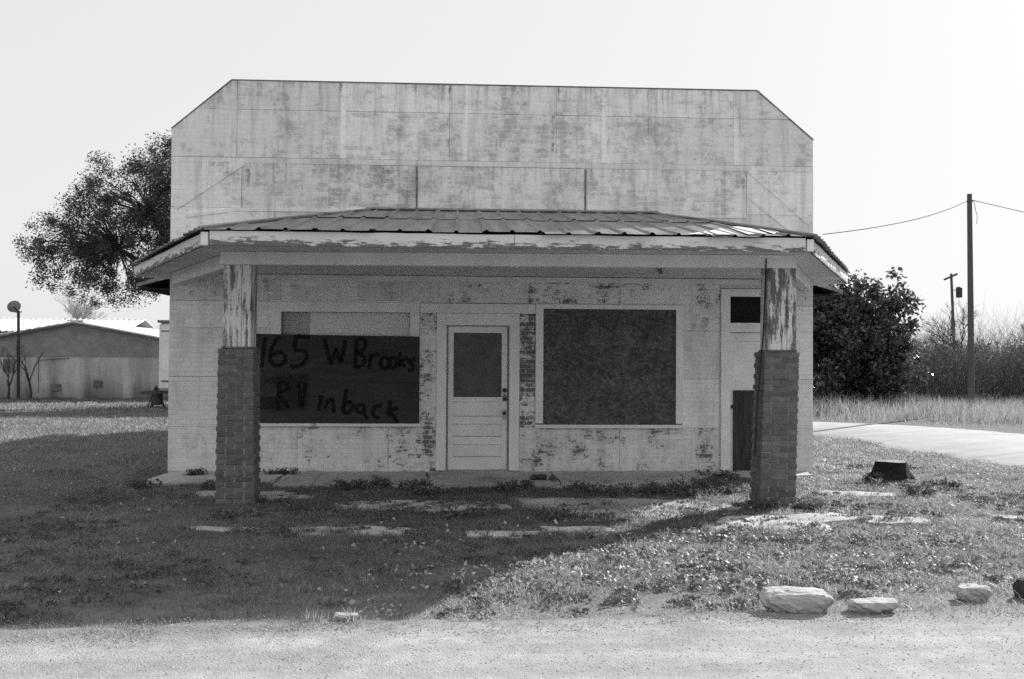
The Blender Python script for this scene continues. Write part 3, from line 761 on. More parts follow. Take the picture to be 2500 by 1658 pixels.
EZ, EY, WZ = 2.842, -4.065, 3.65
NRIB = 0.29
def sheet_mesh(u0, u1, vlo, vhi, to3, lift, first):      # a strip of 5-V tin; vlo/vhi are functions of u
    us = [u0]
    for c in (u0 + 0.02, (u0 + u1) / 2, u1 - 0.0):
        us += [c - 0.028, c - 0.008, c + 0.008, c + 0.028]
    for k in (0.25, 0.75): us.append(u0 + (u1 - u0) * k)
    us = sorted(q for q in us if u0 - 0.01 <= q <= u1 + 0.03)
    def hgt(q):
        for c in (u0 + 0.02, (u0 + u1) / 2, u1 - 0.0):
            if abs(q - c) < 0.012: return 0.019
        return 0.0
    vs = []; fs = []; sag = rr.uniform(-.004, .012)
    nseg = 5
    for q in us:
        lo, hi = vlo(q), vhi(q)
        for k in range(nseg + 1):
            t = lo + (hi - lo) * k / nseg
            vs.append(to3(q, t, hgt(q) + lift + (sag + rr.uniform(-.002, .002) if k == 0 else 0)))
    m = nseg + 1
    for i in range(len(us) - 1):
        for k in range(nseg):
            fs.append((i * m + k, (i + 1) * m + k, (i + 1) * m + k + 1, i * m + k + 1))
    return vs, fs
def emit(vs, fs):
    A = np.array(vs)
    keep = []
    for q in fs:
        P = [Vector(vs[i]) for i in q]
        if ((P[1] - P[0]).cross(P[2] - P[0])).length + ((P[2] - P[0]).cross(P[3] - P[0])).length > 1e-6: keep.append(q)
    if not keep: return
    b = MB(); b.add(vs, keep); b.build('roof_sheet', 'rooftin', porch)
PXL, PXR = -1.71, 2.16
slope = (WZ - EZ) / (0 - EY)
def front3(x, y, h): return (x, y, EZ + (y - EY) * slope + h)
def ytop(x):
    if x < PXL: return EY + (x + 3.07) / (PXL + 3.07) * (-EY)
    if x > PXR: return EY + (3.07 - x) / (3.07 - PXR) * (-EY)
    return 0.0
ytop_c = lambda x: min(-0.004, max(EY + 0.005, ytop(x)))
SW = 6.14 / 11
for k in range(11):
    x0 = -3.07 + k * SW; x1 = x0 + SW
    ymid = -2.05 + (k % 3) * 0.05
    dy = rr.uniform(-.045, .02)
    vs, fs = sheet_mesh(x0, x1, lambda x: EY + dy, lambda x: max(EY + 0.004 + dy, min(ytop_c(x), ymid + 0.1)), front3, 0.0 + (k % 2) * .003, k == 0); emit(vs, fs)
    if max(ytop_c(x0), ytop_c(x1), ytop_c((x0 + x1) / 2)) > ymid + 0.1:
        vs, fs = sheet_mesh(x0, x1, lambda x: min(ymid, ytop_c(x) - .001), lambda x: ytop_c(x), front3, 0.0045 + (k % 2) * .003, k == 0); emit(vs, fs)
for s in (-1, 1):                                 # the two slanting side slopes
    Ap = Vector((s * 3.07, EY, EZ)); Bp = Vector((s * 5.03, 0.0, EZ)); Pp = Vector((PXL if s < 0 else PXR, -0.003, WZ))
    e = (Bp - Ap); Ln = e.length; e.normalize(); nrm = e.cross(Pp - Ap); nrm.normalize()
    if nrm.z < 0: nrm = -nrm
    vdir = nrm.cross(e); 
    if (Pp - Ap).dot(vdir) < 0: vdir = -vdir
    pu, pv = (Pp - Ap).dot(e), (Pp - Ap).dot(vdir)
    def vtop(q):
        return max(0.002, pv * (q / pu if q < pu else (Ln - q) / (Ln - pu))) if 0 < q < Ln else 0.002
    to3 = lambda q, t, h: tuple(Ap + e * q + vdir * t + nrm * h)
    nS = 8; w = Ln / nS
    for k in range(nS):
        dv = rr.uniform(-.03, 0.0)
        vs, fs = sheet_mesh(k * w, k * w + w, lambda q: -0.02 + dv, vtop, to3, (k % 2) * .003, k == 0); emit(vs, fs)
    b = MB(); b.tube([Ap + nrm * .012 - e * 0.0, (Ap + Pp) / 2 + Vector((0, 0, .02)), Pp + nrm * .012], 0.022, 6); b.build('hip_cap', 'rooftin', porch)
b = MB(); b.extr([(PXL - .1, -0.012, WZ + .035), (PXR + .1, -0.012, WZ + .035), (PXR + .12, -0.16, WZ - .005), (PXL - .12, -0.16, WZ - .005)], (0, 0, 0.006)); b.build('flashing', 'rooftin', porch)

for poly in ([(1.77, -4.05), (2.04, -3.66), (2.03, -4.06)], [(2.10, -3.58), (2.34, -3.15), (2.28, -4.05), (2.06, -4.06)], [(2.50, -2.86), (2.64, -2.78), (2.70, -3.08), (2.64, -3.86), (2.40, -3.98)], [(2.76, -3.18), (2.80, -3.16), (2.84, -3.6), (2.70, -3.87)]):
    b = MB(); b.extr([front3(p[0], p[1], 0.0125) for p in poly], (0, 0, 0.003)); b.build('sun_glint_patch', 'sunglint', porch)     # sun glare on the sheets, put in as near-white pieces between the ribs

# brick piers
def brick_mesh(lx, ly, lz, seed):
    q = random.Random(seed); b = MB(); b.box(-lx / 2, lx / 2, -ly / 2, ly / 2, -lz / 2, lz / 2)
    me = b.mesh('brick', 'brick', bevel=0.004)
    for v in me.vertices: v.co += Vector((q.uniform(-1, 1), q.uniform(-1, 1), q.uniform(-1, 1))) * 0.0022
    return me
CH, BHT = 0.0608, 0.0535
VAR = {}
for nm, lx, ly in [('fs', .186, .092), ('fc', .176, .092), ('ss', .092, .186), ('sh', .092, .088)]:
    VAR[nm] = [brick_mesh(lx, ly, BHT, len(VAR) * 7 + i) for i in range(3)]
def pier(cx, cy, w, d, n, lean, flare, label):
    zt = n * CH - 0.03
    b = MB()
    wb = w * (1 + flare)
    def ring(z, ww, dd, ox): return [(cx + ox - ww / 2, cy - dd / 2, z), (cx + ox + ww / 2, cy - dd / 2, z), (cx + ox + ww / 2, cy + dd / 2, z), (cx + ox - ww / 2, cy + dd / 2, z)]
    v = ring(-0.1, wb - .018, d - .018, 0) + ring(zt, w - .018, d - .018, lean)
    b.add(v, [(3, 2, 1, 0), (4, 5, 6, 7)] + [(i, (i + 1) % 4, 4 + (i + 1) % 4, 4 + i) for i in range(4)])
    v = ring(zt + .001, w - .03, d - .03, lean) + ring(zt + .035, w * .78, d * .78, lean)
    b.add(v, [(4, 5, 6, 7)] + [(i, (i + 1) % 4, 4 + (i + 1) % 4, 4 + i) for i in range(4)])
    pr = b.build('brick_pier', 'mortar', store)
    if label: pr['label'] = label
    for k in range(n):
        t = k / n; ox = lean * t; ww = w * (1 + flare * (1 - t)); z = k * CH - 0.012 + BHT / 2
        if k % 2 == 0: spots = [('fs', -ww / 4, -d / 2 + .046), ('fs', ww / 4, -d / 2 + .046), ('ss', -ww / 2 + .046, -d / 2 + .102 + .093), ('ss', ww / 2 - .046, -d / 2 + .102 + .093)]
        else: spots = [('fc', 0, -d / 2 + .046), ('ss', -ww / 2 + .046, -d / 2 + .093), ('ss', ww / 2 - .046, -d / 2 + .093), ('ss', -ww / 2 + .046, d / 2 - .093), ('ss', ww / 2 - .046, d / 2 - .093)]
        for nm, x, y in spots:
            o = link('brick', rr.choice(VAR[nm]), pr, (cx + ox + x + rr.uniform(-.0012, .0012), cy + y + rr.uniform(-.0015, .0015), z + rr.uniform(-.0015, .0015)))
            o.rotation_euler = (rr.uniform(-.01, .01), rr.uniform(-.008, .008), rr.uniform(-.012, .012))
    return zt + 0.03
ztL = pier(PL[0], PL[1], 0.385, 0.385, 28, -0.0, 0.10, None)
ztR = pier(PR[0] - 0.045, PR[1], 0.385, 0.385, 28, 0.05, 0.06, None)
for cx, cy, zb, lean in ((PL[0] + .01, PL[1] - .02, ztL, 0.0), (PR[0] + .005, PR[1] - .02, ztR, 0.01)):
    b = MB(); w = 0.15
    b.add([(cx - w, cy - w, zb), (cx + w, cy - w, zb), (cx + w, cy + w, zb), (cx - w, cy + w, zb), (cx - w + lean, cy - w, 2.62), (cx + w + lean, cy - w, 2.62), (cx + w + lean, cy + w, 2.62), (cx - w + lean, cy + w, 2.62)],
          [(0, 3, 2, 1), (4, 5, 6, 7), (0, 1, 5, 4), (1, 2, 6, 5), (2, 3, 7, 6), (3, 0, 4, 7)])
    post = b.build('post', 'post', store, bevel=.006)
    for x0, x1 in ((-.149, .045), (.05, .149)):
        b = MB(); b.box(cx + x0 + lean / 2, cx + x1 + lean / 2, cy - w - .022, cy - w - .0, zb + .002, 2.605); b.build('post_board', 'post', post, bevel=.004)
    b = MB(); b.box(cx - w - .01, cx + w + .012, cy - w - .03, cy + w + .01, zb - .012, zb + .004); b.build('post_base', 'coping', post)

# ------------------------------------------------------------------ lettered plywood, cable
BX = lambda q: -3.4625 + 0.00135977 * q[0]
BZ = lambda q: 2.6783 - 0.00136991 * q[1] + 0.0000067 * q[0]
sign = MB().extr([(-3.40, -0.085, 0.688), (-1.068, -0.085, 0.688), (-1.070, -0.085, 1.890), (-3.40, -0.085, 1.912)], (0, 0.012, 0)).build('plywood_sign', 'signboard')
tag(sign, 'dark plywood board with hand-painted address covering the left shop window', 'sign')
def loop(cx, cy, rx, ry): return [(cx + rx * math.sin(t), cy - ry * math.cos(t)) for t in [2 * math.pi * k / 12 for k in range(13)]]
GL = {
 'line1': [[(205, 590), (190, 730), (168, 895)],
  [(345, 590), (290, 660), (256, 760), (268, 845), (330, 882), (392, 850), (402, 785), (350, 742), (275, 775)],
  [(650, 596), (575, 588), (515, 590), (502, 715), (588, 728), (622, 782), (592, 850), (520, 890), (450, 878)],
  [(792, 598), (832, 750), (868, 858), (915, 715), (962, 848), (1010, 620)], [(1022, 845), (1030, 850)],
  [(1122, 605), (1112, 750), (1108, 902)], [(1122, 603), (1200, 622), (1210, 672), (1178, 730), (1112, 742), (1195, 790), (1190, 862), (1105, 902)],
  [(1268, 755), (1258, 830), (1250, 910)], [(1256, 812), (1300, 770), (1352, 772)],
  loop(1410, 848, 42, 58), loop(1490, 848, 34, 55), [(1562, 740), (1556, 820), (1550, 900)], [(1640, 790), (1562, 848), (1622, 882)],
  [(1722, 808), (1652, 830), (1692, 876), (1690, 912), (1640, 922)]],
 'line2': [[(350, 1040), (345, 1180), (340, 1330)], [(345, 1040), (420, 1060), (442, 1110), (352, 1162), (450, 1305)], [(540, 1050), (575, 1300), (612, 1040)],
  [(775, 1175), (760, 1250), (745, 1335)], [(786, 1132), (794, 1138)], [(832, 1222), (818, 1270), (805, 1322)], [(818, 1252), (880, 1216), (892, 1280), (896, 1352)],
  [(1026, 1110), (1005, 1230), (988, 1345)], [(1000, 1270), (1060, 1242), (1086, 1292), (1050, 1350), (988, 1348)],
  loop(1165, 1312, 38, 44), [(1202, 1275), (1208, 1370), (1246, 1412)], [(1382, 1280), (1320, 1292), (1290, 1342), (1310, 1394), (1362, 1402)],
  [(1466, 1230), (1455, 1310), (1445, 1392)], [(1552, 1308), (1462, 1332), (1500, 1390), (1542, 1452)]]}
def ribbon(strokes, hw, y):
    V = []; Fc = []; ink = []
    for st in strokes:
        P = smooth_line([(BX(p), BZ(p)) for p in st], 7)
        lay = 0
        for i, p in enumerate(P):
            d = (P[min(i + 1, len(P) - 1)] - P[max(i - 1, 0)]); d = d.normalized() if d.length > 1e-9 else Vector((1, 0)); nn = Vector((-d.y, d.x))
            w = hw * rr.uniform(.88, 1.12)
            endk = 0.55 if i in (0, len(P) - 1) else 1.0
            for k, a in ((-1, 0), (-.45, .85), (0, 1.0), (.45, .85), (1, 0)):
                V.append((p.x + nn.x * w * k, y, p.y + nn.y * w * k)); ink.append(a * endk)
            if i:
                o = len(V) - 10
                Fc += [(o + j, o + j + 1, o + 6 + j, o + 5 + j) for j in range(4)]
        y -= 0.00004
    return V, Fc, ink
def ink_obj(name, V, Fc, ink):
    o = arr_obj(name, V, Fc, 'ink', sign)
    at = o.data.attributes.new('ink', 'FLOAT', 'POINT'); at.data.foreach_set('value', np.array(ink, dtype=np.float32))
    return o
for k, nm in enumerate(('line1', 'line2')):
    ink_obj('lettering', *ribbon(GL[nm], 0.036, -0.0868))
V = []; Fc = []; ink = []
for zx0, zx1, zy0, zy1, a in [(300, 665, 945, 1345, .42), (130, 345, 1180, 1325, .48), (190, 345, 980, 1070, .36)]:
    nx_, ny_ = 14, 14; o = len(V)
    for j in range(ny_ + 1):
        for i in range(nx_ + 1):
            q = (zx0 + (zx1 - zx0) * i / nx_, zy0 + (zy1 - zy0) * j / ny_)
            e_ = min(i, nx_ - i, j, ny_ - j); V.append((BX(q), -0.0861, BZ(q))); ink.append(0 if e_ == 0 else a * min(1, .55 + .25 * e_) * rr.uniform(.6, 1.1))
    Fc += [(o + j * (nx_ + 1) + i, o + j * (nx_ + 1) + i + 1, o + (j + 1) * (nx_ + 1) + i + 1, o + (j + 1) * (nx_ + 1) + i) for j in range(ny_) for i in range(nx_)]
    for q in range(o, len(V)): V[q] = (V[q][0], V[q][1] + 0.0002 * (o > 0) + .0001 * (o > 300), V[q][2])
ink_obj('paint_smear', V, Fc, ink)
b = MB(); b.tube([(2.80, -3.30, 2.70), (2.785, -3.31, 2.3), (2.765, -3.32, 1.9), (2.735, -3.32, 1.55), (2.70, -3.30, 1.0), (2.685, -3.28, 0.55)], 0.0085, 6)
tag(b.build('cable', 'rubber'), 'thin black cable hanging from porch beam down the right brick pier', 'cable')

# ------------------------------------------------------------------ rocks, stump, stones
def rock(name, c, size, rot, seed, mat='rock', flat=0.55, sub=3, rough=0.22):
    bm = bmesh.new(); bmesh.ops.create_cube(bm, size=1.0)
    bmesh.ops.subdivide_edges(bm, edges=bm.edges[:], cuts=11, use_grid_fill=True)
    q = np.random.default_rng(seed); off = q.random(3) * 40
    rot = Matrix.Rotation(rot, 3, 'Z')
    for v in bm.verts:
        p = v.co.copy(); nrm = p.normalized()
        p = p.lerp(nrm * 0.58, 1 - flat * .75)
        n = (fbm(np.array(p.x * 2 + p.z + off[0]), np.array(p.y * 2 - p.z * 1.3 + off[1]), 1.1) - 0.5) * 2 * rough * 1.6
        n += (fbm(np.array(p.x * 5 + p.z * 3 + off[1]), np.array(p.y * 5 + p.z * 4 + off[2]), 1.7) - 0.5) * rough
        p = p * (1 + float(n))
        if p.z > 0.3: p.z = 0.3 + (p.z - 0.3) * 0.55
        uc = 0.74 + 0.26 * min(1.0, max(0.0, (p.z + 0.5) / 0.62))          # undercut towards the ground
        v.co = rot @ Vector((p.x * size[0] * uc, p.y * size[1] * uc, (p.z + 0.46) * size[2]))
    me = bpy.data.meshes.new(name); bm.to_mesh(me); bm.free(); me.materials.append(MAT[mat])
    return link(name, me, None, c)
GR = 'broken stones along the gravel edge'
tag(rock('limestone_rock', (1.44, -8.19, 0.11), (0.345, 0.21, 0.165), -0.10, 3, flat=.4), 'largest pale limestone chunk at the gravel edge', 'rock', GR)
tag(rock('limestone_rock', (1.87, -8.26, 0.12), (0.265, 0.16, 0.11), 0.05, 9, flat=.42), 'low flat pale stone just right of the largest chunk', 'rock', GR)
tag(rock('limestone_rock', (2.63, -7.95, 0.11), (0.19, 0.13, 0.125), -0.06, 15, flat=.55), 'blocky pale stone with flat top near the right edge', 'rock', GR)
tag(rock('dark_stone', (3.03, -7.91, 0.10), (0.15, 0.15, 0.17), 0.3, 22, mat='darkrock'), 'dark rounded stone cut off by the right edge', 'rock', GR)
tag(rock('limestone_rock', (-1.14, -8.33, 0.13), (0.14, 0.08, 0.05), -0.05, 27, flat=.7), 'small white stone lying where shaded grass meets gravel', 'rock', GR)
b = MB(); vs = []; fs = []; NS = 28
sc_ = np.random.default_rng(4).random(NS)
prof = [(-0.06, 1.42), (0.03, 1.25), (0.09, 1.1), (0.16, 1.02), (0.235, 0.97)]
for z, s in prof:
    for k in range(NS):
        t = 2 * math.pi * k / NS
        rt = 0.205 * s * (1 + (0.25 * max(0, math.cos(3 * t + 0.4)) * (s - 1) * 3 if s > 1 else 0) + 0.08 * (sc_[k] - .5) * 2) + (0.09 if math.cos(t) < -.5 else 0) * (s - 1) * 2
        vs.append((5.32 + rt * math.cos(t), -0.72 + rt * math.sin(t) * .9, z + (0.006 * math.sin(2 * t) if z > .2 else 0)))
for i in range(len(prof) - 1):
    fs += [(i * NS + k, i * NS + (k + 1) % NS, (i + 1) * NS + (k + 1) % NS, (i + 1) * NS + k) for k in range(NS)]
st = empty('tree_stump', (5.32, -0.72, 0), 'short dark tree stump with flat cut top on the lawn', 'stump')
b.add(vs, fs).build('trunk', 'stump', st)
MB().add([(p[0], p[1], p[2]) for p in vs[-NS:]], [tuple(range(NS))]).build('cut_top', 'cutwood', st)

# ------------------------------------------------------------------ utility poles and wires
def wire(a, c, sag, r_, n=16):
    a = Vector(a); c = Vector(c); P = []
    for k in range(n + 1):
        t = k / n; p = a.lerp(c, t); p.z -= sag * 4 * t * (1 - t); P.append(p)
    return MB().tube(P, [r_ * (1 - .45 * k / n) for k in range(n + 1)], 4)
pole = empty('utility_pole', (15.68, 16.8, 0), 'tall plain wooden utility pole beside the road', 'pole', 'utility poles')
MB().tube([(15.68, 16.8, -0.2), (15.67, 16.8, 3), (15.64, 16.8, 6.9)], [0.105, 0.092, 0.075], 12).build('shaft', 'polewood', pole, smooth=False)
MB().tube([(15.55, 16.78, 6.66), (15.74, 16.78, 6.68)], 0.03, 6).build('bracket', 'iron', pole)
MB().tube([(15.76, 16.74, 6.68), (15.80, 16.74, 6.4), (15.86, 16.74, 6.2), (15.84, 16.74, 5.95)], 0.008, 4).build('loose_wire', 'iron', pole)
tag(wire((15.56, 16.78, 6.68), (4.30, -0.95, 3.27), 0.14, 0.010).build('power_line', 'wire'), 'service wire sagging from the plain pole to the porch corner', 'wire', 'overhead wires')
tag(wire((15.74, 16.78, 6.7), (27, 14.5, 4.2), 0.15, 0.010).build('power_line', 'wire'), 'wire dropping from the plain pole past the right edge', 'wire', 'overhead wires')
p2 = empty('utility_pole', (32.1, 50, 0), 'far leaning utility pole carrying a transformer can', 'pole', 'utility poles')
MB().tube([(32.15, 50, -0.2), (31.85, 50, 7.35)], [0.115, 0.08], 10).build('shaft', 'polewood', p2)
MB().bar((31.3, 49.85, 6.93), (32.25, 50.0, 7.33), 0.12, 0.12).build('crossarm', 'polewood', p2)
MB().tube([(32.28, 49.8, 5.75), (32.28, 49.8, 5.8), (32.28, 49.8, 6.4), (32.28, 49.8, 6.46)], [.16, .2, .2, .12], 10).build('transformer', 'iron', p2)
MB().bar((31.95, 49.9, 6.25), (32.2, 49.8, 6.25), 0.05, 0.05).build('hanger', 'iron', p2)

# ------------------------------------------------------------------ left: stucco shed, tin-roofed barn, dish, trailer
wh = empty('stucco_shed', (-14.8, 27, 0), 'long low stucco shed with a shallow gable end', 'building')
b = MB(); b.extr([(-21.6, 24, -0.1), (-8.0, 24, -0.1), (-8.0, 24, 1.55), (-21.6, 24, 1.55)], (0, 9, 0)); b.build('wall', 'stucco', wh)
b = MB(); b.extr([(-21.62, 23.97, 1.553), (-7.98, 23.97, 1.553), (-14.8, 23.97, 2.80)], (0, 9.03, 0)); b.build('gable', 'gable', wh)
for s in (-1, 1):
    b = MB(); b.extr([(-14.8, 23.8, 2.82), (-14.8 + s * 7.1, 23.8, 1.52), (-14.8 + s * 7.1, 33.2, 1.52), (-14.8, 33.2, 2.82)], (0, 0, 0.06)); b.build('roof', 'tin', wh)
    b = MB(); b.bar((-14.8, 23.79, 2.80), (-14.8 + s * 7.1, 23.79, 1.50), 0.03, 0.07); b.build('rake_board', 'coping', wh)
b = MB(); b.box(-15.1, -14.5, 23.9, 24.5, 2.87, 2.93); b.build('ridge_cap', 'tin', wh)
for x, z, w, h in [(-15.65, 0.28, .34, .26), (-14.1, 0.42, .28, .26), (-17.4, 1.0, .4, .45)]:
    b = MB(); b.box(x, x + w, 23.94, 23.99, z, z + h); b.build('vent', 'coping', wh)
b = MB(); b.tube([(-16.1, 23.9, 0.2), (-16.1, 23.9, 1.38), (-16.05, 23.9, 1.42), (-15.0, 23.93, 1.50)], 0.018, 5); b.build('conduit', 'coping', wh)
barn = empty('tin_roof_barn', (-27, 43, 0), 'barn with bright ribbed tin roof behind the stucco shed', 'building')
b = MB(); b.box(-38, -18.9, 40.4, 46, 0, 2.8); b.build('wall', 'gable', barn)
b = MB()
x = -38.6; vs = []; fs = []; i = 0
while x < -18.2:
    for dx, h in ((0, 0), (.12, 0), (.15, .05), (.2, .05), (.23, 0)):
        vs += [(x + dx, 39.9, 2.86 + h), (x + dx, 43.2, 3.62 + h)]
        if i: fs.append((2 * i - 2, 2 * i, 2 * i + 1, 2 * i - 1))
        i += 1
    x += 0.32
b.add(vs, fs).build('roof', 'tin', barn)
b = MB(); b.extr([(-38.6, 43.2, 3.62), (-18.2, 43.2, 3.62), (-18.2, 46.5, 2.8), (-38.6, 46.5, 2.8)], (0, 0, .03)); b.build('roof', 'tin', barn)
for x in (-25.6, -23.4, -21.2):
    b = MB(); b.box(x - .1, x + .1, 40.2, 40.38, 0, 2.84); b.build('post', 'trim', barn)
for x in (-25.3, -23.1):
    b = MB(); b.box(x, x + 1.6, 40.36, 40.41, 1.4, 2.7); b.build('window', 'dark', barn)
dish = empty('satellite_dish', (-16.62, 23.4, 0), 'round satellite dish on a thin pole before the stucco shed', 'satellite dish')
MB().tube([(-16.6, 23.4, -0.1), (-16.64, 23.4, 3.22)], 0.055, 8).build('pole', 'iron', dish)
vs = []; fs = []; nn = Vector((-0.55, 0.72, 0.42)).normalized(); a_ = nn.cross(Vector((0, 0, 1))).normalized(); c_ = nn.cross(a_); o_ = Vector((-16.80, 23.42, 3.36))
for i in range(5):
    for k in range(20):
        t = 2 * math.pi * k / 20; q = .235 * i / 4
        vs.append(o_ + (a_ * math.cos(t) + c_ * math.sin(t)) * q + nn * (q * q * .9))
for i in range(4): fs += [(i * 20 + k, i * 20 + (k + 1) % 20, (i + 1) * 20 + (k + 1) % 20, (i + 1) * 20 + k) for k in range(20)]
MB().add(vs, fs).build('reflector', 'gable', dish, smooth=True)
MB().tube([o_, (-16.70, 23.40, 3.26), (-16.64, 23.40, 3.2)], 0.03, 6).build('mount', 'iron', dish)
MB().tube([(-16.74, 23.35, 3.17), (-16.5, 23.35, 3.18)], 0.02, 5).build('crossbar', 'iron', dish)
rv = empty('travel_trailer', (-7, 17.6, 0), 'white travel trailer parked behind the shop with its hitch showing', 'trailer')
b = MB(); b.box(-9.55, -3.6, 16.5, 18.8, 0.55, 2.62); b.build('body', 'rvskin', rv, bevel=.09)
b = MB(); b.box(-9.58, -3.5, 16.45, 18.85, 2.60, 2.68); b.build('roof_cap', 'coping', rv, bevel=.02)
b = MB(); b.box(-9.43, -8.75, 16.48, 16.52, 0.86, 2.34); b.build('door', 'rvskin', rv, bevel=.012)
b = MB(); b.box(-9.45, -8.73, 16.46, 16.49, 2.34, 2.365); b.box(-9.45, -8.73, 16.46, 16.49, 0.835, 0.86); b.build('door_rail', 'iron', rv)
b = MB(); b.box(-7.6, -6.2, 16.47, 16.51, 1.4, 2.0); b.build('window', 'dark', rv)
b = MB(); b.box(-9.6, -3.6, 16.47, 18.83, 0.47, 0.56); b.build('chassis', 'iron', rv)
b = MB(); b.bar((-9.5, 16.8, .5), (-10.35, 17.6, .45), .08, .1); b.bar((-9.5, 18.5, .5), (-10.35, 17.7, .45), .08, .1); b.build('hitch', 'iron', rv)
b = MB(); b.tube([(-10.0, 17.4, 0.02), (-9.86, 17.4, .66)], [.05, .04], 8); b.tube([(-10.12, 17.4, 0), (-9.9, 17.4, .62)], .02, 6); b.tube([(-9.6, 17.4, 0), (-9.84, 17.4, .62)], .03, 6); b.build('tongue_jack', 'iron', rv)
b = MB(); b.tube([(-9.75, 17.2, .1), (-9.75, 17.2, .45), (-9.75, 17.2, .52)], [.15, .15, .06], 12); b.build('gas_bottle', 'iron', rv)
for x in (-6.9, -6.0):
    b = MB(); b.tube([(x, 16.52, .32), (x, 16.75, .32)], .32, 18); wv = b.build('wheel', 'rubber', rv)
    b = MB(); b.tube([(x, 16.50, .32), (x, 16.53, .32)], .17, 14); b.build('rim', 'rvskin', wv)

# ------------------------------------------------------------------ plants
def leaves(cent, rad, per, size, seed, shell=0.5, aspect=0.5):
    q = np.random.default_rng(seed); cent = np.asarray(cent, float); n = len(cent)
    rad = np.asarray(rad, float).reshape(n, -1)
    if rad.shape[1] == 1: rad = np.repeat(rad, 3, 1)
    d = q.normal(size=(n, per, 3)); d /= np.linalg.norm(d, axis=2, keepdims=True)
    p = cent[:, None, :] + d * (q.random((n, per, 1)) ** shell) * rad[:, None, :]
    p = p.reshape(-1, 3); m = len(p)
    a = q.normal(size=(m, 3)); a /= np.linalg.norm(a, axis=1, keepdims=True)
    c = np.cross(a, q.normal(size=(m, 3))); c /= np.linalg.norm(c, axis=1, keepdims=True)
    s = size * q.uniform(.6, 1.35, (m, 1))
    V = np.stack([p - a * s, p + c * s * aspect, p + a * s, p - c * s * aspect], 1).reshape(-1, 3)
    return V, np.arange(4 * m).reshape(-1, 4)
def sample_blobs(blobs, n, seed, surf=0.45):
    q = np.random.default_rng(seed); out = []
    vol = np.array([b_[1][0] * b_[1][1] * b_[1][2] for b_ in blobs]); pk = q.choice(len(blobs), n, p=vol / vol.sum())
    for k in pk:
        c0, r_ = blobs[k]; d = q.normal(size=3); d /= np.linalg.norm(d); out.append(np.array(c0) + d * np.array(r_) * q.random() ** surf)
    return np.array(out)
def limbs(base, fork, ends, r0, seed, mb=None, sides=5):
    q = random.Random(seed); mb = mb or MB()
    forks = [Vector(f_) for f_ in fork]
    for e_ in ends:
        e_ = Vector(e_); fk = min(forks, key=lambda f_: (f_ - e_).length + q.uniform(0, .8))
        m1 = fk.lerp(e_, .4) + Vector((q.uniform(-.3, .3), q.uniform(-.3, .3), q.uniform(-.05, .35))) * (e_ - fk).length * .25
        mb.tube([fk, m1, e_], [r0, r0 * .6, r0 * .15], sides, cap=False)
    return mb

tr = empty('oak_tree', (-8.9, 20.5, 0), 'dark spreading evergreen oak behind the left of the shop', 'tree')
blobs = [((-11.4, 20.3, 6.2), (2.4, 2.6, 2.3)), ((-13.5, 20.2, 5.1), (1.55, 1.8, 1.45)), ((-9.0, 20.5, 6.9), (2.7, 3, 2.2)), ((-12.2, 20, 3.95), (1.5, 1.7, .75)), ((-10.4, 20, 7.9), (1.3, 1.5, 1.0)), ((-6.5, 20.5, 6.0), (2.5, 2.6, 2.2)), ((-14.5, 20, 5.0), (.7, .9, 1.0)), ((-12.6, 20.2, 6.9), (1.0, 1.3, .8)), ((-10.6, 20.2, 4.3), (.9, 1.2, .8))]
cl = sample_blobs(blobs, 1000, 21, .45)
V, F = leaves(cl, np.random.default_rng(2).uniform(.2, .5, (len(cl), 1)), 125, .043, 5, .6, .45)
arr_obj('crown', V, F, 'leaf_oak', tr)
fk = [(-10.4, 20.3, 4.8), (-9.4, 20.5, 5.2), (-7.6, 20.5, 5.0), (-12.0, 20.2, 5.2), (-11.0, 20.3, 6.4), (-9.2, 20.5, 7.0)]
mb = limbs(None, fk, cl[::2], .035, 3)
for f_ in fk: mb.tube([(-8.9, 20.5, 2.6), Vector((-8.9, 20.5, 3.2)).lerp(Vector(f_), .5), f_], [.2, .14, .07], 7, cap=False)
mb.tube([(-8.8, 20.5, -.1), (-8.85, 20.5, .4), (-8.9, 20.5, 2.8)], [.42, .3, .22], 10)
mb.build('trunk', 'bark', tr, smooth=True)

sh = empty('evergreen_shrub', (13.2, 20.6, 0), 'big round dark evergreen shrub right of the shop', 'shrub')
blobs = [((13.0, 20.6, 2.0), (2.3, 2.1, 1.95)), ((12.9, 20.4, 3.6), (1.25, 1.3, 1.0)), ((14.6, 20.5, 3.3), (1.05, 1.2, 1.2)), ((14.3, 20.3, 1.4), (1.5, 1.5, 1.25)), ((14.75, 20.5, 4.4), (.33, .4, .38)), ((11.4, 20.8, 2.9), (1.4, 1.6, 1.3)), ((13.95, 20.5, 4.2), (.5, .5, .4))]
cl = sample_blobs(blobs, 560, 33, .38)
V, F = leaves(cl, np.random.default_rng(6).uniform(.22, .45, (len(cl), 1)), 66, .085, 8, .6, .5)
arr_obj('foliage', V, F, 'leaf_shrub', sh)
mb = limbs(None, [(13.0, 20.6, 1.2), (13.8, 20.6, 1.6), (12.4, 20.6, 1.4)], cl[::3], .03, 5)
for f_ in [(13.0, 20.6, 1.2), (13.8, 20.6, 1.6), (12.4, 20.6, 1.4)]: mb.tube([(13.2, 20.6, -.1), f_], [.12, .06], 6, cap=False)
mb.build('stems', 'bark', sh)

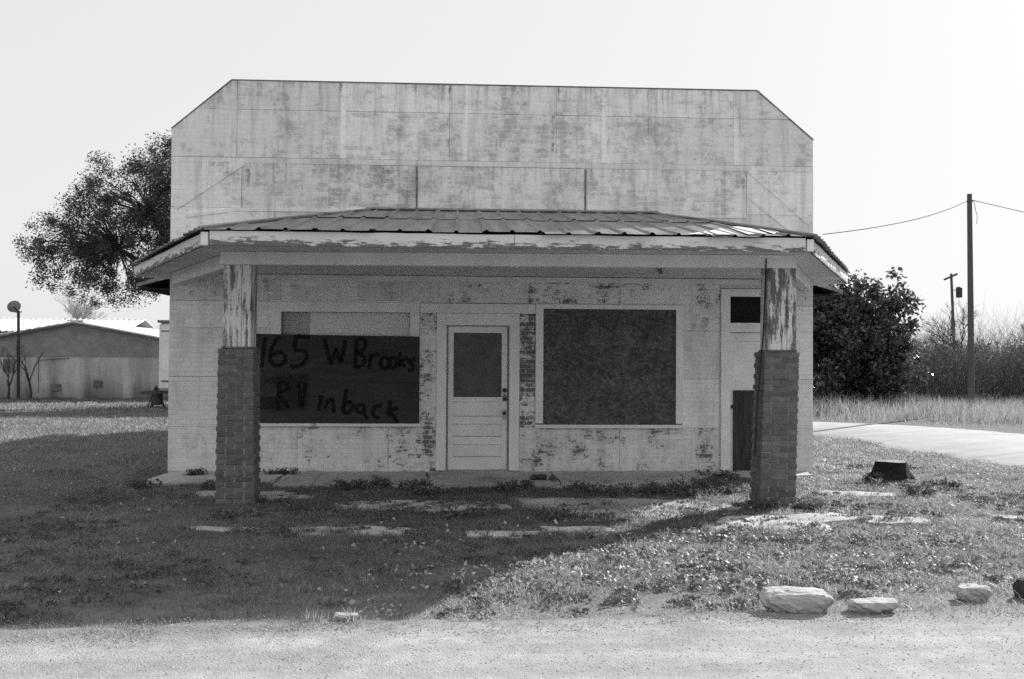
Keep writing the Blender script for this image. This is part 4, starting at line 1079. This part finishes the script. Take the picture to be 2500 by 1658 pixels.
def bare_tree(name, base, h, spread, seed, mat, label, group, depth=5, kids=3, r0=None, thin=.6):
    q = random.Random(seed); mb = MB(); base = Vector(base)
    r0 = r0 or h * .022
    def grow(p, d, ln, rd, lv):
        mid = p + d * ln * .5 + Vector((q.uniform(-1, 1), q.uniform(-1, 1), q.uniform(-.5, .5))) * ln * .08
        e_ = p + d * ln + Vector((q.uniform(-1, 1), q.uniform(-1, 1), 0)) * ln * .08
        mb.tube([p, mid, e_], [rd, rd * .85, rd * thin], 6 if lv > 3 else 3, cap=False)
        if lv == 0: return
        for k in range(kids if lv < depth else kids + 1):
            nd = (d + Vector((q.uniform(-1, 1), q.uniform(-1, 1), q.uniform(-.35, .75))) * spread).normalized()
            st_ = e_ if k < 2 else mid.lerp(e_, q.random())
            grow(st_, nd, ln * q.uniform(.62, .85), rd * thin, lv - 1)
    grow(base - Vector((0, 0, .1)), Vector((q.uniform(-.1, .1), q.uniform(-.1, .1), 1)).normalized(), h * .27, r0, depth)
    o = empty(name, tuple(base), label, 'tree', group)
    mb.build('trunk', mat, o)
    return o
BG = 'bare winter trees'
bare_tree('bare_tree', (20.6, 26.5, 0), 4.4, .8, 41, 'twig', 'bare crooked tree rising behind the plain utility pole', BG, 6)
bare_tree('bare_tree', (24.6, 27, 0), 4.6, .85, 43, 'twig', 'bare tree at the far right rising above the thicket', BG, 6)
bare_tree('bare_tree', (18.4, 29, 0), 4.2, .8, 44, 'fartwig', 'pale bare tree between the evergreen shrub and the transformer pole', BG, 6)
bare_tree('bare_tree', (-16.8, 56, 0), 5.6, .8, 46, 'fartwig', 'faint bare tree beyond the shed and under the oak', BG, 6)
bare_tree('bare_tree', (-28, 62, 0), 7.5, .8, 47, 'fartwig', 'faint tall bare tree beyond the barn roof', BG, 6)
for k, (x, y, h, s) in enumerate([(-17.35, 23.2, 2.3, 61), (-16.95, 23.3, 2.1, 62), (-16.1, 23.2, 2.4, 63)]):
    bare_tree('bare_sapling', (x, y, 0), h, .45, s, 'bark', ['leftmost bare sapling against the shed wall', 'bare sapling just left of the satellite dish pole', 'bare sapling just right of the satellite dish pole'][k], 'bare saplings by the shed', 5, 2, .055)

def twigs(n, xr, yr, hr, seed, rad, lean=.35, seg=4):
    q = np.random.default_rng(seed)
    b_ = np.stack([q.uniform(*xr, n), q.uniform(*yr, n), np.zeros(n) - .05], -1)
    h = q.uniform(*hr, n) * (0.75 + .5 * vnoise(b_[:, 0] * .8, b_[:, 1] * .1))
    d = np.stack([q.normal(0, lean, n), q.normal(0, lean, n), np.ones(n)], -1)
    cv = q.normal(0, .35, (n, 3)); cv[:, 2] = -np.abs(cv[:, 2]) * .3
    V = []; ang = q.uniform(0, 6.28, n)
    for k in range(seg + 1):
        t = k / seg; p = b_ + d * (h * t)[:, None] + cv * (h * t * t)[:, None]
        w = rad * (1 - .85 * t)
        for j in range(3):
            o_ = np.stack([np.cos(ang + j * 2.094), np.sin(ang + j * 2.094), np.zeros(n)], -1) * w; V.append(p + o_)
    V = np.stack(V, 1).reshape(-1, 3); m = 3 * (seg + 1); F = []
    i0 = np.arange(n) * m
    for k in range(seg):
        for j in range(3):
            F.append(np.stack([i0 + k * 3 + j, i0 + k * 3 + (j + 1) % 3, i0 + k * 3 + 3 + (j + 1) % 3, i0 + k * 3 + 3 + j], -1))
    return V, np.concatenate(F)
V1, F1 = twigs(8000, (13.5, 40), (23, 28), (1.7, 3.7), 71, .009)
V2, F2 = leaves(sample_blobs([((x, 25.5, 1.1), (1.6, 1.8, 1.15)) for x in np.arange(14.5, 40, 1.5)], 1300, 72, .6), np.full((1300, 1), .5), 15, .075, 73, .6, .4)
tag(arr_obj('thicket', np.concatenate([V1, V2]), np.concatenate([F1, F2 + len(V1)]), 'thicket_leaf'), 'tangled dark thicket beyond the road on the right', 'thicket', kind='stuff')
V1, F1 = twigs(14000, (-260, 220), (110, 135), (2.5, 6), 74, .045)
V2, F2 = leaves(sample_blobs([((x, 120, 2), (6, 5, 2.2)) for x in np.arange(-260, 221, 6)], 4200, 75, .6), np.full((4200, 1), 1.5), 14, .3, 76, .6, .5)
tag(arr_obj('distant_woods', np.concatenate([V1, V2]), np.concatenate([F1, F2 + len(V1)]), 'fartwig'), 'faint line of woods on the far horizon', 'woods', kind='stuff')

# grass: short winter lawn, dry roadside grass, weeds, fallen leaves
def blades(P, h, w, lean, seed):
    q = np.random.default_rng(seed); n = len(P); az = q.uniform(0, 2 * np.pi, n); bz = q.uniform(0, 2 * np.pi, n)
    h = h * q.uniform(.45, 1.3, n); ln = np.abs(q.normal(0, lean, n)) * h
    wv = np.stack([np.cos(az), np.sin(az), np.zeros(n)], -1) * (w * q.uniform(.7, 1.3, n))[:, None]
    mid = P + np.stack([np.cos(bz) * ln * .35, np.sin(bz) * ln * .35, h * .6], -1)
    tip = P + np.stack([np.cos(bz) * ln, np.sin(bz) * ln, h], -1)
    V = np.stack([P - wv, P + wv, mid + wv * .7, mid - wv * .7, tip], 1)
    return V.reshape(-1, 3), n
def blade_faces(n):
    i = np.arange(n) * 5
    return np.concatenate([np.stack([i, i + 1, i + 2], -1), np.stack([i, i + 2, i + 3], -1), np.stack([i + 3, i + 2, i + 4], -1)])
SL = [SLABS[k] for k in range(len(SLABS))]
def lawn_ok(x, y, q):
    pr = 0.55 + 0.9 * (fbm(x, y, 1.1) - .35)
    bare = fbm(x + 9, y + 4, 2.3)
    pr = np.where(bare < .45, pr * .16, pr)
    ins = np.zeros(x.shape, bool); main = np.zeros(x.shape, bool)
    for k, s_ in enumerate(SL): ins |= inpoly(x, y, s_)
    for k in range(5): main |= inpoly(x, y, SL[k])
    pr = np.where(ins, np.where(fbm(x, y, 2.4) > .53, .5, .03), pr); pr = np.where(main, np.where((fbm(x, y, 1.9) > .56) & (y < -.8), .4, 0.004), pr)
    e_ = road_edge(x); pr = pr * np.clip((y - e_) / .9 + .3 * fbm(x, y, 3.1), .22, 1); pr = np.where(y < e_ - .02, np.where(y > e_ - .9, np.where(fbm(x, y, 2.2) > .5 + .28 * (e_ - y), .32, .015), 0), pr)
    pr = np.where(inpoly(x, y, SIDE_POLY), 0, pr)
    pr = np.where((np.abs(x) < 4.53) & (y > -.05) & (y < 10.5), 0, pr)
    return q.random(x.shape) < pr
VS = []; cnt = 0
for seed, n, xr, yr, h, w in [(81, 480000, (-5.2, 5.2), (-9.1, -4.2), .030, .0022), (82, 330000, (-6.5, 7.6), (-4.3, 0.3), .034, .0030), (83, 60000, (4.5, 8.5), (0, 8), .045, .005), (84, 110000, (-16, -4.5), (0, 14), .05, .006), (85, 60000, (-24, -5), (14, 24), .07, .010)]:
    q = np.random.default_rng(seed); x = q.uniform(*xr, n); y = q.uniform(*yr, n); k = lawn_ok(x, y, q); x, y = x[k], y[k]
    z = (fbm(x, y, .8) - .5) * .03 - .016 + gz(y); z = np.where(np.abs(x) < 5, z + .004, z)
    v_, m = blades(np.stack([x, y, z], -1), h * (0.7 + .8 * vnoise(x * 1.7, y * 1.7)), w, 1.5, seed); VS.append(v_); cnt += m
q = np.random.default_rng(87); n = 620; tx = q.uniform(-5, 7, n); ty = q.uniform(-8.5, .2, n); k = lawn_ok(tx, ty, q); tx, ty = tx[k], ty[k]
for a_, b_ in [(p[0], p[1]) for s_ in SL[5:] for p in ragged(s_, .22, .08, 5)]: tx = np.append(tx, a_); ty = np.append(ty, b_)
m0 = 46; px = np.repeat(tx, m0) + q.normal(0, .03, len(tx) * m0); py = np.repeat(ty, m0) + q.normal(0, .03, len(tx) * m0)
v_, m = blades(np.stack([px, py, gz(py) - .01], -1), np.repeat(q.uniform(.04, .10, len(tx)), m0), .0026, 1.1, 88); VS.append(v_); cnt += m
tag(arr_obj('lawn_grass', np.concatenate(VS), blade_faces(cnt), 'grass'), 'short winter lawn grass around the shop', 'grass', kind='stuff')
q = np.random.default_rng(91); n = 60000; x = q.uniform(6, 34, n); y = q.uniform(7.5, 22, n)
k = (~inpoly(x, y, SIDE_POLY)) & (x > 9.2 + .0 * y) & (y > 11.6 - .55 * (x - 9)) & (q.random(n) < .35 + .6 * vnoise(x * .9, y * .9)); x, y = x[k], y[k]
hh = .16 + .42 * vnoise(x * .7 + 5, y * .7); edge = np.clip((y - (11.6 - .55 * (x - 9))) / 2.5, .25, 1)
v_, m = blades(np.stack([x, y, x * 0 - .02], -1), hh * edge, .006, .8, 92)
tag(arr_obj('dry_grass', v_, blade_faces(m), 'drygrass'), 'tall pale dry grass along the far road edge', 'grass', kind='stuff')
# fallen leaves
def flat_leaves(P, size, seed, tilt=.8):
    q = np.random.default_rng(seed); n = len(P); az = q.uniform(0, 6.28, n); s = size * q.uniform(.5, 1.4, n)
    a = np.stack([np.cos(az), np.sin(az), q.normal(0, tilt * .5, n)], -1) * s[:, None]
    c = np.stack([-np.sin(az), np.cos(az), q.normal(0, tilt, n)], -1) * (s * .5)[:, None]
    up = np.zeros((n, 3)); up[:, 2] = np.abs(q.normal(0, .35, n)) * s
    P = P + np.array([0, 0, 1]) * (s * .55)[:, None]
    V = np.stack([P - a, P + c + up, P + a, P - c + up], 1).reshape(-1, 3); i = np.arange(n) * 4
    return V, np.concatenate([np.stack([i, i + 1, i + 2], -1), np.stack([i, i + 2, i + 3], -1)])
PS = []
for seed, n, xr, yr, lo in [(95, 16000, (-1.2, 6), (-8.3, -4.9), .44), (96, 350, (-5, 1), (-8.3, -4.4), .55), (97, 4500, (1.5, 8), (-5, 3), .46), (98, 400, (-4.5, 4), (-4.5, -1), .5), (99, 1200, (-14, -4.6), (-4, 8), .45)]:
    q = np.random.default_rng(seed); x = q.uniform(*xr, n); y = q.uniform(*yr, n)
    k = (fbm(x * .8, y * 1.5, 1.0) > lo) & ((x > 2.3 + .82 * (y + 3.8)) | (q.random(n) < .15) | (seed != 95)) & (y > road_edge(x) + .02) & ~inpoly(x, y, SIDE_POLY) & ~((np.abs(x) < 4.53) & (y > -.05)); PS.append(np.stack([x[k], y[k], gz(y[k]) + .006], -1))
V, F = flat_leaves(np.concatenate(PS), .017, 100)
tag(arr_obj('fallen_leaves', V, F, 'litter'), 'dry fallen leaves scattered over the lawn', 'leaves', kind='stuff')
# weeds on the porch slab and lawn
wc = [(-4.0, -.45, .16), (-2.82, -.35, .17), (-1.75, -1.75, .22), (-1.55, -1.5, .16), (-1.0, -1.6, .16), (.1, -2.0, .2), (.3, -1.7, .12), (.55, -1.0, .1), (.95, -2.0, .26), (1.3, -2.15, .3), (1.7, -2.2, .24), (2.0, -2.0, .22), (2.35, -1.75, .28), (2.6, -1.5, .3), (2.9, -.55, .26), (2.6, -2.2, .2), (2.2, -2.5, .2), (-2.7, -3.9, .2), (-.9, -2.2, .25), (-.5, -3.9, .3), (.6, -4.2, .3), (2.75, -3.5, .2), (3.2, -3.55, .14), (5.0, -.9, .12), (5.6, -1.6, .2), (4.9, -2.3, .18), (-4.3, -1.6, .25), (-3.4, -1.7, .2)]
q = np.random.default_rng(111); cents = []; rads = []
for x, y, s_ in wc:
    for k in range(5):
        cents.append((x + q.normal(0, s_ * .6), y + q.normal(0, s_ * .35), .035)); rads.append((s_ * .6, s_ * .45, .055 + .12 * s_))
Vp, Fp = leaves(cents, rads, 85, .020, 113, .6, .55); Vp[:, 2] = np.maximum(Vp[:, 2], .01 + gz(Vp[:, 1])); cents = []; rads = []
nw = 2600; x = q.uniform(-4.8, 6.5, nw); y = q.uniform(-8.3, 1.0, nw)
k = (fbm(x + 3, y + 8, .9) > .47) & (y > road_edge(x) + .03) & ~((np.abs(x) < 4.6) & (y > -2.2))
for a_, b_ in zip(x[k], y[k]):
    s_ = q.uniform(.05, .14); cents.append((a_, b_, .012 + float(gz(b_)))); rads.append((s_, s_, .018))
V, F = leaves(cents, rads, 44, .014, 112, .6, .6); V[:, 2] = np.maximum(V[:, 2], .004 + gz(V[:, 1])); F = np.concatenate([F, Fp + len(V)]); V = np.concatenate([V, Vp])
tag(arr_obj('weeds', V, F, 'weed'), 'low leafy weeds growing through the broken porch slab', 'weeds', kind='stuff')
# stone chips on the gravel
n = 90000; q = np.random.default_rng(121); x = q.uniform(-5.5, 5.5, n); y = q.uniform(-10.4, -7.8, n); k = (y < road_edge(x) + q.normal(-.03, .09, n)); x, y = x[k], y[k]; n = len(x)
s = np.minimum(q.gamma(1.6, .0013, n) + .0014, .0065)
O = np.array([(1, 0, 0), (0, 1, 0), (-1, 0, 0), (0, -1, 0), (0, 0, .75), (0, 0, -.5)]); 
az = q.uniform(0, 6.28, n); R_ = np.stack([np.stack([np.cos(az), -np.sin(az), 0 * az], -1), np.stack([np.sin(az), np.cos(az), 0 * az], -1), np.stack([0 * az, 0 * az, 1 + 0 * az], -1)], 1)
Vb = O[None] * q.uniform(.6, 1.3, (n, 6, 1)); V = np.einsum('nij,nkj->nki', R_, Vb) * s[:, None, None] + np.stack([x, y, .153 + 0 * x + s * .1], -1)[:, None, :]
Fo = np.array([(0, 1, 4), (1, 2, 4), (2, 3, 4), (3, 0, 4), (1, 0, 5), (2, 1, 5), (3, 2, 5), (0, 3, 5)])
F = (np.arange(n)[:, None, None] * 6 + Fo[None]).reshape(-1, 3)
tag(arr_obj('stone_chips', V.reshape(-1, 3), F, 'pebble'), 'loose pale stone chips strewn on the gravel road', 'gravel', kind='stuff')
